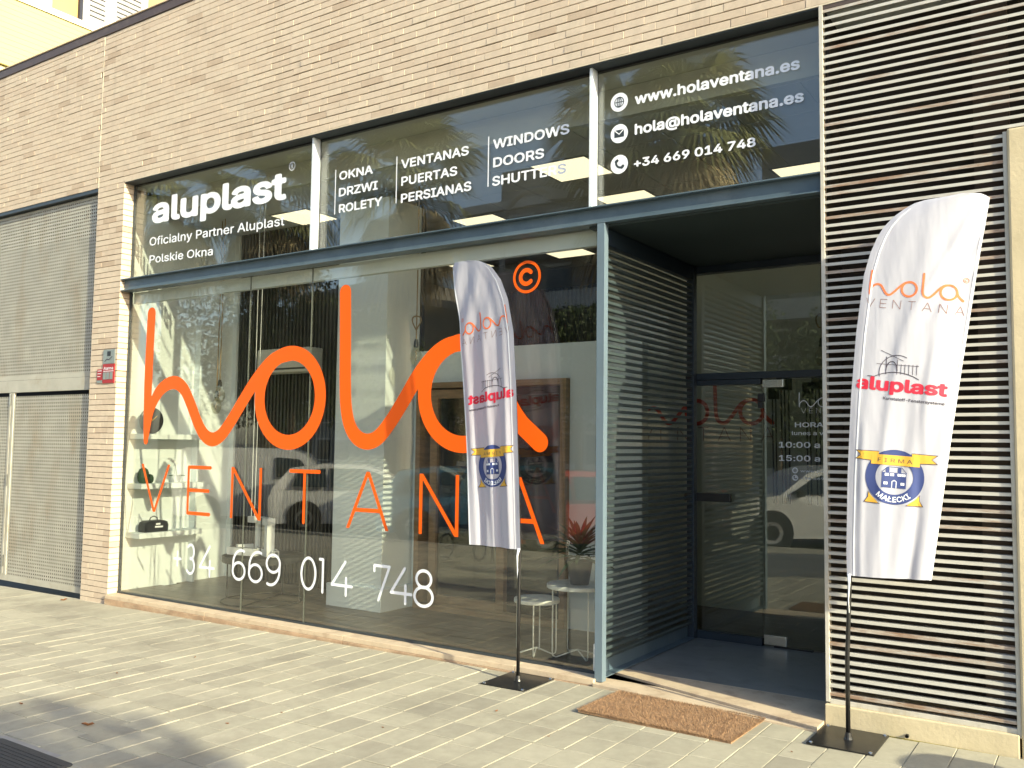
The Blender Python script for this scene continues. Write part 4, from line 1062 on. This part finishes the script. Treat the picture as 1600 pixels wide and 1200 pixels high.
def build_flag(label, pos, LT, RT, z0, z1, tmap, base, side, name='feather_flag', bz=.012, brot=0.0, mirror=False):
    g = thing(name, label, 'feather flag', (base[0], base[1], 0))
    inv = Vector((-base[0], -base[1], 0))
    def put(o): o.location = inv; return o
    cl = put(grid_mesh(pos, 60, 150, z0, z1).obj('cloth', 'flag_cloth', g, smooth=True))
    # hems and pole sleeve as slightly proud strips
    for nm, a, b, off in (('sleeve_seam', .085, .10, (0, -.0025, 0)), ('side_hem', .975, 1.0, (0, -.002, 0))):
        put(grid_mesh(pos, 2, 110, z0, z1-.06, a, b, np.array(off)).obj(nm, 'print_white', g, smooth=True))
    for nm, vv, ff, m, layer in PR:
        x, z = vv[:, 0], vv[:, 1]
        t = (x-interp(F2L, z))/(interp(F2R, z)-interp(F2L, z)); t = np.clip(t, .012, .992)
        P = pos(t, z); e = .002
        n = np.cross(pos(t+e, z)-pos(t-e, z), pos(t, z+e)-pos(t, z-e)); n /= np.linalg.norm(n, axis=1)[:, None]+1e-9
        n *= np.sign(-n[:, 1:2]+1e-9)
        o_ = .0012+.0006*layer
        mb = MB(); mb.add([tuple(p) for p in P+n*o_], ff); mb.add([tuple(p) for p in P-n*o_], ff)
        put(link(nm, mb.mesh(nm, m), g))
    zz = np.linspace(z0-.02, z1-.012, 40)
    pts = [(base[0], base[1], bz), (base[0], base[1], z0*.5)]+[tuple(pos(np.array(.03), np.array(max(z, z0)))+np.array([0, .012, z-max(z, z0)])) for z in zz]
    put(MB().tube(pts, [.0125]*2+[.011-.006*k/40 for k in range(40)], 10).obj('pole', 'black_steel', g, smooth=True))
    # tie cord below the hem
    p0 = np.array(pos(np.array(.02), np.array(z0)))
    put(MB().tube([tuple(p0+[.004, -.012, .01]), tuple(p0+[.006*side, -.016, -.04]), tuple(p0+[.002*side, -.018, -.13]), tuple(p0+[.004*side, -.016, -.20]), tuple(p0+[.001, -.016, -.13])], [.01, .007, .003, .004, .002], 6).obj('tie_cord', 'print_white', g, smooth=True))
    zb = gz(*base)
    bp = MB().box(-.175, .175, -.20, .20, zb, zb+.008).obj('base_plate', 'black_steel', g, bevel=.002); bp.rotation_euler = (0, 0, brot)
    MB().lathe([(.026, zb+.008), (.022, zb+.02), (.017, zb+.045), (.0, zb+.045)], (0, 0, 0), 16).obj('socket', 'black_steel', g)
    for sx in (-1, 1):
        for sy in (-1, 1):
            b = MB().lathe([(.012, 0), (.012, .004), (.008, .008), (0, .008)], (0, 0, 0), 8).obj('bolt', 'chrome', bp); b.location = (sx*.155, sy*.18, zb+.008)
    return g
build_flag('tall white feather flag with readable red and orange print before the louvre grille', f2pos, F2L, F2R, .90, 3.010, None, (-1.268, -.235), 1, brot=0.0)
build_flag('narrower shaded white feather flag with mirrored print before the shop window', f1pos, F1L, F1R, .877, 2.982, None, (-3.458, -.222), -1, brot=0.0)

# ================================================================ SMALL THINGS OUTSIDE
mt = thing('doormat', 'rectangular brown coir doormat on the paving before the entrance', 'doormat', (-2.26, -.385, gz(-2.26, -.4)), None, -.03)
MX, MY = .485, .262
box('backing', 'coir', mt, -MX, MX, -MY, MY, .001, .014)
q = MB()
for k in range(15000):
    x, y = rng.uniform(-MX, MX), rng.uniform(-MY, MY)
    if rng.random() < .25:
        if rng.random() < .6: y = MY*rng.choice([-1, 1])*rng.uniform(.97, 1.01)
        else: x = MX*rng.choice([-1, 1])*rng.uniform(.985, 1.006)
    a = rng.uniform(0, 6.28); l = rng.uniform(.010, .018); r = .0014
    dx, dy = rng.normal(0, .004), rng.normal(0, .004)
    if abs(y) > MY*.97: dy += math.copysign(.005, y)
    if abs(x) > MX*.985: dx += math.copysign(.005, x)
    c, s = math.cos(a)*r, math.sin(a)*r
    q.add([(x-c, y-s, .011), (x+c, y+s, .011), (x+dx, y+dy, .012+l)], [(0, 1, 2)])
link('coir_pile', q.mesh('coir_pile', 'coir'), mt, kind='stuff')
mh = thing('manhole_cover', 'dark rectangular iron manhole cover set in the paving at lower left', 'manhole cover', (-4.74, -3.19, gz(-4.74, -3.19)), None, 0)
def rrect(hx, hy, r, n=6):
    P = []
    for sx, sy, a0 in ((1, 1, 0), (-1, 1, 90), (-1, -1, 180), (1, -1, 270)):
        P += [(sx*(hx-r)+r*math.cos(math.radians(a0+90*k/n)), sy*(hy-r)+r*math.sin(math.radians(a0+90*k/n))) for k in range(n+1)]
    return P
MB().prism(rrect(.36, .33, .035), -.02, .009, 'z').obj('plate', 'iron_cover', mh, bevel=.002)
MB().prism(rrect(.40, .37, .03), -.02, .003, 'z').obj('surround', 'kerb_stone', mh)
for k in range(22):
    box('rib', 'iron_cover', mh, -.33, .33, -.30+k*.0275, -.292+k*.0275, .0088, .0115)
LF = [(-.2, 0), (-.12, .05), (-.05, .03), (0, .09), (.06, .04), (.14, .05), (.2, 0), (.1, -.05), (0, -.04), (-.1, -.06)]
def dead_leaf(x, y, s, label, m='dead_leaf'):
    r = rng.uniform(0, 6.28); v = [(a*s*math.cos(r)-b*s*math.sin(r), a*s*math.sin(r)+b*s*math.cos(r), .003+.10*s*abs(b)*8+.25*s*abs(a)) for a, b in LF]
    mb = MB(); mb.add([(0, 0, .004)]+v, [(0, k+1, (k+1) % len(v)+1) for k in range(len(v))])
    mb.add([(0, 0, .0)]+[(p[0], p[1], p[2]-.0025) for p in v], [(0, (k+1) % len(v)+1, k+1) for k in range(len(v))])
    o = mb.obj('dead_leaf', m); o.location = (x, y, gz(x, y)+.001); o['label'] = label; o['category'] = 'leaf'; o['group'] = 'dead leaves on the pavement'; return o
def on_ground(px, py):
    d = _fwd*1.0+_r2*((px-800)/F)-_u2*((py-600)/F); t = (CAM[2]+.03)/-d[2]; p = CAM+d*t; return p[0], p[1]
for px, py, s, lab in ((137, 1133, .20, 'largest reddish brown dead leaf above the manhole cover'), (33, 1098, .09, 'small dark dead leaf at the far lower left in tree shade'), (183, 1050, .08, 'small dark dead leaf straight below the alarm signs'),
                       (100, 932, .22, 'pale crumpled leaf at the foot of the perforated gate'), (355, 1132, .06, 'tiny dark leaf scrap below the digits 669'), (440, 1115, .05, 'tiny dark leaf scrap below the digit 0'), (305, 1025, .07, 'small dark leaf in front of the sill below the letter E'),
                       (776, 1115, .07, 'thin brown leaf below the base of the mirrored flag'), (857, 1156, .04, 'tiny dark crumb left of the doormat'), (598, 1140, .05, 'tiny pale brown leaf scrap below the digit 8'), (372, 966, .09, 'dark leaf lying on the stone sill edge'), (1237, 1184, .05, 'dark leaf scrap left of the right flag base')):
    dead_leaf(*on_ground(px, py), s, lab)
bn = thing('shade_bin', 'round grey bin outside the view, added to cast shade on the plinth foot', 'bin', (1.35, -.95, gz(0, 0)))  # unseen bin, added to throw shade on the plinth and nearby paving
MB().lathe([(.17, 0), (.19, .02), (.21, .75), (.22, .78), (.20, .78), (.18, .1), (0, .1)], (0, 0, 0), 28).obj('body', 'lamp_post', bn); MB().lathe([(.235, .86), (.20, .93), (0, .95), ], (0, 0, 0), 28).obj('lid', 'lamp_post', bn)
for k in range(3):
    a = k*2.09; MB().tube([(.2*math.cos(a), .2*math.sin(a), .77), (.2*math.cos(a), .2*math.sin(a), .88)], .01, 6).obj('strut', 'lamp_post', bn)

# ================================================================ YELLOW BUILDING BEHIND (upper left)
yb = thing('yellow_building', 'pale yellow apartment building with white louvred shutters rising behind the brick wall', 'building', (0, 0, 0))
BX = -14.0
box('wall', 'cream_render', yb, BX-9, BX-.06, .9, 14, 4.0, 7.32)
box('wall', 'ochre_render', yb, BX-9, BX-.05, .9, 14, 8.41, 12.0)
box('wall', 'navy_dark', yb, BX-9, BX-.12, .9, 14, 7.32, 8.405)
pk = MB().box(BX-.05, BX, .9, 14, 0, .079).mesh('cladding_board', 'yellow_cladding')
for k in range(13): o = link('cladding_board', pk, yb); o.location = (0, 0, 7.33+k*.082)
box('band', 'white_shutter', yb, BX-.06, BX+.03, .9, 14, 8.40, 8.498)
def shutter(y0, y1, z0, z1):
    fr = MB(); X = BX+.02
    fr.box(X-.05, X, y0, y0+.10, z0, z1); fr.box(X-.05, X, y1-.10, y1, z0, z1); fr.box(X-.05, X, y0+.1, y1-.1, z0, z0+.07); fr.box(X-.05, X, y0+.1, y1-.1, z1-.07, z1)
    ym = y0+.42*(y1-y0); fr.box(X-.05, X, ym-.09, ym+.09, z0+.07, z1-.07)
    s = fr.obj('shutter', 'white_shutter', yb); box('shadow_gap', 'navy_dark', s, X-.07, X-.055, y0, y1, z0, z1)
    for a, b in ((y0+.1, ym-.09), (ym+.09, y1-.1)):
        z = z0+.1
        m_ = MB().prism([(X-.05, 0), (X-.01, .04), (X-.005, .036), (X-.045, -.004)], a, b, 'y').mesh('louvre', 'white_shutter')
        while z < z1-.1: o = link('louvre', m_, s); o.location = (0, 0, z); z += .085
shutter(2.55, 3.72, 8.50, 10.6); shutter(1.0, 2.02, 8.50, 10.6)
box('jamb_line', 'navy_dark', yb, BX-.05, BX+.012, 2.49, 2.54, 8.50, 10.6)
lampb = thing('wall_lamp', 'tiny dark fitting on the cream wall below the yellow cladding', 'lamp', (BX-.06, 1.95, 6.95))
MB().lathe([(0, 0), (.035, 0), (.035, .07), (0, .07)], (0, 0, 0), 10, 'x').obj('head', 'navy_dark', lampb); MB().lathe([(.03, -.13), (.045, -.05), (0, -.04)], (.05, -.03, 0), 10).obj('shade', 'navy_dark', lampb)

# ================================================================ STREET OPPOSITE (seen in the glass)
def refl(px, d, plane=.12):
    th_ = YAW+math.atan((800-px)/F); return -d*math.sin(th_), 2*plane+5.5308-d*math.cos(th_)
def palm(label, x, y, h, r, seed):
    rg = np.random.default_rng(seed); t = thing('palm_tree', label, 'palm tree', (x, y, -.3), 'fan palms across the street')
    n = 14; pts = [(.05*math.sin(i*.5), .04*math.cos(i*.7), h*i/n) for i in range(n+1)]
    MB().tube(pts, [.30-.10*i/n+.03*(i % 2) for i in range(n+1)], 14).obj('trunk', 'palm_trunk', t)
    dry, grn = MB(), MB()
    for k in range(95):
        dead = k < 45; mb = dry if dead else grn
        a = rg.uniform(0, 6.28); el = rg.uniform(-1.4, -.75) if dead else rg.uniform(-.6, 1.35)
        L = r*rg.uniform(.38, .55); base = Vector((pts[-1][0], pts[-1][1], h-(.9*rg.random() if dead else 0)))
        d = Vector((math.cos(a)*math.cos(el), math.sin(a)*math.cos(el), math.sin(el)))
        c = base+d*L; mb.tube([base, c], .012, 4)
        s = d.cross(Vector((0, 0, 1))).normalized(); u = s.cross(d).normalized()
        for j in range(20):
            b = -1.35+2.7*j/19; dd_ = (d*math.cos(b)+s*math.sin(b)).normalized(); ll = r*.55*(.75+.35*math.cos(b))*rg.uniform(.85, 1.1)
            m1 = c+dd_*ll*.6-Vector((0, 0, .04*ll)); e = c+dd_*ll-Vector((0, 0, (.42 if not dead else .5)*ll)); p = dd_.cross(u).normalized()*.036
            mb.add([c, m1+p, e, m1-p], [(0, 1, 2, 3)])
    link('dry_skirt', dry.mesh('dry_skirt', 'palm_dry'), t); link('crown', grn.mesh('crown', 'palm_green'), t)
    return t
palm('fan palm mirrored in the glass beside the contact lettering', *refl(1075, 20.4), 9.2, 2.1, 1)
palm('fan palm mirrored in the glass over the word VENTANAS', *refl(625, 24.8), 9.2, 2.5, 2)
palm('fan palm mirrored in the glass left of the upper mullion', *refl(415, 28.6), 9.4, 2.4, 3)
palm('fan palm mirrored in the glass over the word WINDOWS', *refl(985, 21.0), 9.0, 2.3, 5)
palm('fan palm mirrored near the left brick jamb', *refl(262, 32), 10.0, 2.4, 6)
def tree(label, x, y, h, r, seed, n=9000, leaf=.09, trunk=.16, zc=None, squash=.8):
    rg = np.random.default_rng(seed); t = thing('leafy_tree', label, 'tree', (x, y, -.3), 'street trees')
    zc = zc or h-r*squash
    MB().tube([(0, 0, 0), (.05, .03, zc*.5), (0, 0, zc)], [trunk, trunk*.8, trunk*.5], 10).obj('trunk', 'bark', t)
    br = MB()
    cl = []
    for k in range(26):
        d = rg.normal(0, 1, 3); d /= np.linalg.norm(d); q = d*r*rg.uniform(.35, .85); q[2] *= squash; cl.append((q+[0, 0, zc], r*rg.uniform(.22, .42)))
        br.tube([(0, 0, zc*.75), tuple(q*.5+[0, 0, zc*.95]), tuple(q+[0, 0, zc])], [trunk*.35, trunk*.2, trunk*.08], 5)
    br.obj('branches', 'bark', t)
    ci = rg.integers(0, len(cl), n); C_ = np.array([cl[i][0] for i in ci]); R_ = np.array([cl[i][1] for i in ci])
    d = rg.normal(0, 1, (n, 3)); d /= np.linalg.norm(d, axis=1)[:, None]; P = C_+d*(R_*rg.uniform(.3, 1.0, n)**.5)[:, None]
    a = rg.normal(0, 1, (n, 3)); a /= np.linalg.norm(a, axis=1)[:, None]; b = np.cross(a, rg.normal(0, 1, (n, 3))); b /= np.linalg.norm(b, axis=1)[:, None]
    s = leaf*rg.uniform(.6, 1.2, n)[:, None]
    V = np.stack([P-a*s, P+b*s*.5, P+a*s, P-b*s*.5], 1).reshape(-1, 3)
    me = bpy.data.meshes.new('crown'); me.vertices.add(len(V)); me.vertices.foreach_set('co', V.ravel())
    me.loops.add(n*4); me.loops.foreach_set('vertex_index', np.arange(n*4)); me.polygons.add(n); me.polygons.foreach_set('loop_start', np.arange(n)*4)
    me.polygons.foreach_set('loop_total', np.full(n, 4)); me.update(calc_edges=True); me.materials.append(MAT['tree_leaf']); link('crown', me, t)
tree('dense dark tree mirrored in the glass behind the letters h and o', *refl(455, 27.6), 7.2, 3.4, 11, 26000)
tree('dark tree mirrored in the glass beside the knotted lamp', *refl(690, 36), 5.6, 2.2, 12, 12000)
tree('dark tree mirrored in the glass at the copyright mark', *refl(905, 33), 7.4, 3.0, 13, 16000)
tree('dark tree mirrored in the entrance glass', *refl(1215, 33, 1.75), 7.0, 3.2, 14, 16000)
tree('tree out of view whose crown shades the lower left pavement', 7.6, -7.35, 6.9, 2.0, 21, 15000, .08, .14, 5.2)
def house(label, cx, cy, wx, wy, h, m, rows, cols, rz, balcony=False, zb=-.3):
    t = thing('apartment_block', label, 'building', (cx, cy, zb), 'buildings across the street', rz)
    box('wall', m, t, -wx/2, wx/2, -wy/2, wy/2, 0, h); box('parapet', 'apartment_white', t, -wx/2-.15, wx/2+.15, -wy/2-.15, wy/2+.15, h+.002, h+.5)
    box('penthouse', 'apartment_grey', t, -wx/2+1.5, wx/6, -wy/2+1, wy/2-1.5, h+.502, h+2.8)
    dz, dx = h/rows, wx/cols
    wm = MB().box(-dx*.3, dx*.3, 0, .06, 0, dz*.5).mesh('window', 'window_dark')
    fm = MB(); fm.box(-dx*.34, dx*.34, 0, .12, -.12, -.02); fm.box(-dx*.34, dx*.34, 0, .1, dz*.52, dz*.57); fm = fm.mesh('sill', 'apartment_white')
    for i in range(rows):
        for j in range(cols):
            o = link('window', wm, t); o.location = (-wx/2+dx*(j+.5), wy/2+.002, dz*i+dz*.3)
            s = link('sill', fm, o); s.location = (0, .002, 0)
        if balcony: box('balcony', 'apartment_white', t, -wx/2+.4, wx/2-.4, wy/2+.003, wy/2+1.1, dz*i-.05+.02, dz*i+.95)
X, Y = refl(640, 62); house('long white apartment block mirrored in the glass between column and flag', X-4, Y-3, 20, 10, 10.5, 'apartment_grey', 4, 8, .25)
X, Y = refl(880, 50); house('balconied apartment block mirrored in the glass behind the copyright mark', X, Y-4, 13, 9, 15.5, 'apartment_grey', 5, 5, .0, True)
X, Y = refl(1265, 46, 1.75); house('pale apartment block mirrored in the entrance door', X+4, Y-4, 14, 9, 13.5, 'apartment_grey', 5, 5, .0, True)
# street lamp
X, Y = refl(782, 22); st = thing('street_lamp', 'curved street lamp mirrored in the glass between the word columns', 'street lamp', (X, Y, -.3))
MB().tube([(0, 0, 0), (0, 0, 7.2)]+[(.9*(1-math.cos(a)), 0, 7.2+.9*math.sin(a)) for a in np.linspace(.2, 2.2, 9)], [.10]+[.07]*10, 10).obj('pole', 'lamp_post', st)
MB().prism([(0, 0), (.55, -.05), (.6, .1), (.1, .28)], -.14, .14, 'y').obj('lamp_head', 'lamp_post', st).location = (1.35, 0, 7.75)
# vehicles
def vehicle(name, label, cat, x, y, body, L, W, belt, prof, wins, m, wheels, rz=0, r=.32):
    rz -= math.radians(40)      # parked at an angle to the kerb
    t = thing(name, label, cat, (x, y, -.38), 'vehicles parked across the street', rz)
    def hw(z):
        top = max(p[1] for p in prof); return W/2*(1-.03*max(0, (.45-z))/.45) if z < belt else W/2*(1-.20*((z-belt)/(top-belt))**1.1)
    n = len(prof); k = 5; V = []; mb = MB()
    for i in range(k+1):
        s = math.sin(math.pi/2*(-1+2*i/k))
        V += [(px, hw(pz)*s, pz if abs(s) < .9 else pz) for px, pz in prof]
    fcs = [(i*n+j, i*n+(j+1) % n, (i+1)*n+(j+1) % n, (i+1)*n+j) for i in range(k) for j in range(n)]
    mb.add(V, fcs+[tuple(range(n)), tuple(range(k*n+n-1, k*n-1, -1))])
    bm = bmesh.new(); me = mb.mesh('body', m); bm.from_mesh(me); bmesh.ops.recalc_face_normals(bm, faces=bm.faces); bmesh.ops.triangulate(bm, faces=[q for q in bm.faces if len(q.verts) > 4]); bm.to_mesh(me); bm.free()
    link('body', me, t)
    for wpoly in wins:
        for s in (-1, 1):
            q = MB(); q.add([(a, s*(hw(b)+.006), b) for a, b in wpoly]+[(a, s*(hw(b)-.02), b) for a, b in wpoly], [tuple(range(len(wpoly))), tuple(range(2*len(wpoly)-1, len(wpoly)-1, -1))]+[(i, (i+1) % len(wpoly), (i+1) % len(wpoly)+len(wpoly), i+len(wpoly)) for i in range(len(wpoly))])
            q.obj('side_window', 'car_glass', t)
    for wx in wheels:
        for s in (-1, 1):
            w_ = MB().lathe([(r*.6, -.1), (r, -.09), (r, .09), (r*.6, .1)], (wx, s*(W/2-.09), r), 28, 'y').obj('wheel', 'rubber', t)
            MB().lathe([(0, -.085), (r*.62, -.1), (r*.62, .1), (0, .085)], (wx, s*(W/2-.085), r), 10, 'y').obj('rim', 'alloy', w_)
            MB().lathe([(r*1.02, -.004), (r*1.2, -.004), (r*1.2, .004), (r*1.02, .004)], (wx, s*(W/2+.004), r*1.02), 28, 'y').obj('wheel_arch', 'frame_black', t)
    for s in (-1, 1): box('headlight', 'alloy', t, L/2-.12, L/2-.005, s*W*.36-.12, s*W*.36+.12, .62, .76)
    for s in (-1, 1): MB().box(L*.16, L*.16+.12, s*(W/2+.02)-.07, s*(W/2+.02)+.07, belt-.02, belt+.11).obj('mirror', 'frame_black', t)
    return t
hat = [(-2.05, .25), (-2.08, .75), (-1.98, 1.0), (-1.62, 1.42), (-.9, 1.52), (0, 1.50), (.45, 1.36), (1.05, .98), (1.75, .86), (2.05, .70), (2.1, .3), (1.9, .2), (-1.9, .2)]
hatw = [[(-1.55, 1.02), (-1.45, 1.33), (-.85, 1.42), (-.8, 1.0)], [(-.72, 1.0), (-.75, 1.42), (0, 1.41), (.35, 1.30), (.85, .98)]]
van = [(-2.15, .25), (-2.2, 1.1), (-2.12, 1.75), (-1.9, 1.84), (.5, 1.84), (.9, 1.70), (1.45, 1.12), (2.0, .98), (2.2, .72), (2.2, .3), (2.0, .2), (-2.0, .2)]
vanw = [[(.25, 1.14), (.22, 1.62), (.78, 1.58), (1.2, 1.14)]]
suv = [(-2.1, .3), (-2.15, .85), (-2.0, 1.15), (-1.6, 1.56), (-.9, 1.66), (.1, 1.63), (.55, 1.5), (1.15, 1.08), (1.85, .98), (2.12, .8), (2.15, .35), (1.95, .25), (-1.95, .25)]
suvw = [[(-1.6, 1.14), (-1.45, 1.45), (-.85, 1.55), (-.8, 1.12)], [(-.72, 1.12), (-.75, 1.55), (.05, 1.53), (.42, 1.42), (.95, 1.10)]]
vehicle('parked_van', 'white van mirrored in the glass behind the letters E and N', 'van', -17.7, -9.9, None, 4.4, 1.8, 1.08, van, vanw, 'car_white', (-1.4, 1.4))
vehicle('parked_car', 'white hatchback mirrored in the glass behind the letter T', 'car', -14.5, -9.9, None, 4.2, 1.72, .95, hat, hatw, 'car_white', (-1.28, 1.3))
vehicle('parked_car', 'blue car mirrored in the glass behind the second letter N', 'car', -11.35, -9.9, None, 4.2, 1.72, .95, hat, hatw, 'car_blue', (-1.28, 1.3))
vehicle('parked_car', 'red car mirrored in the glass above the potted plant', 'car', -8.25, -9.9, None, 4.2, 1.72, .95, hat, hatw, 'car_red', (-1.28, 1.3))
vehicle('parked_car', 'white off-road style car mirrored in the entrance door', 'car', -5.1, -9.9, None, 4.3, 1.8, 1.08, suv, suvw, 'car_white', (-1.3, 1.32), math.pi, .36)
vehicle('parked_car', 'black car mirrored faintly behind the slatted wall lettering', 'car', -21.0, -9.9, None, 4.2, 1.72, .95, hat, hatw, 'car_black', (-1.28, 1.3))
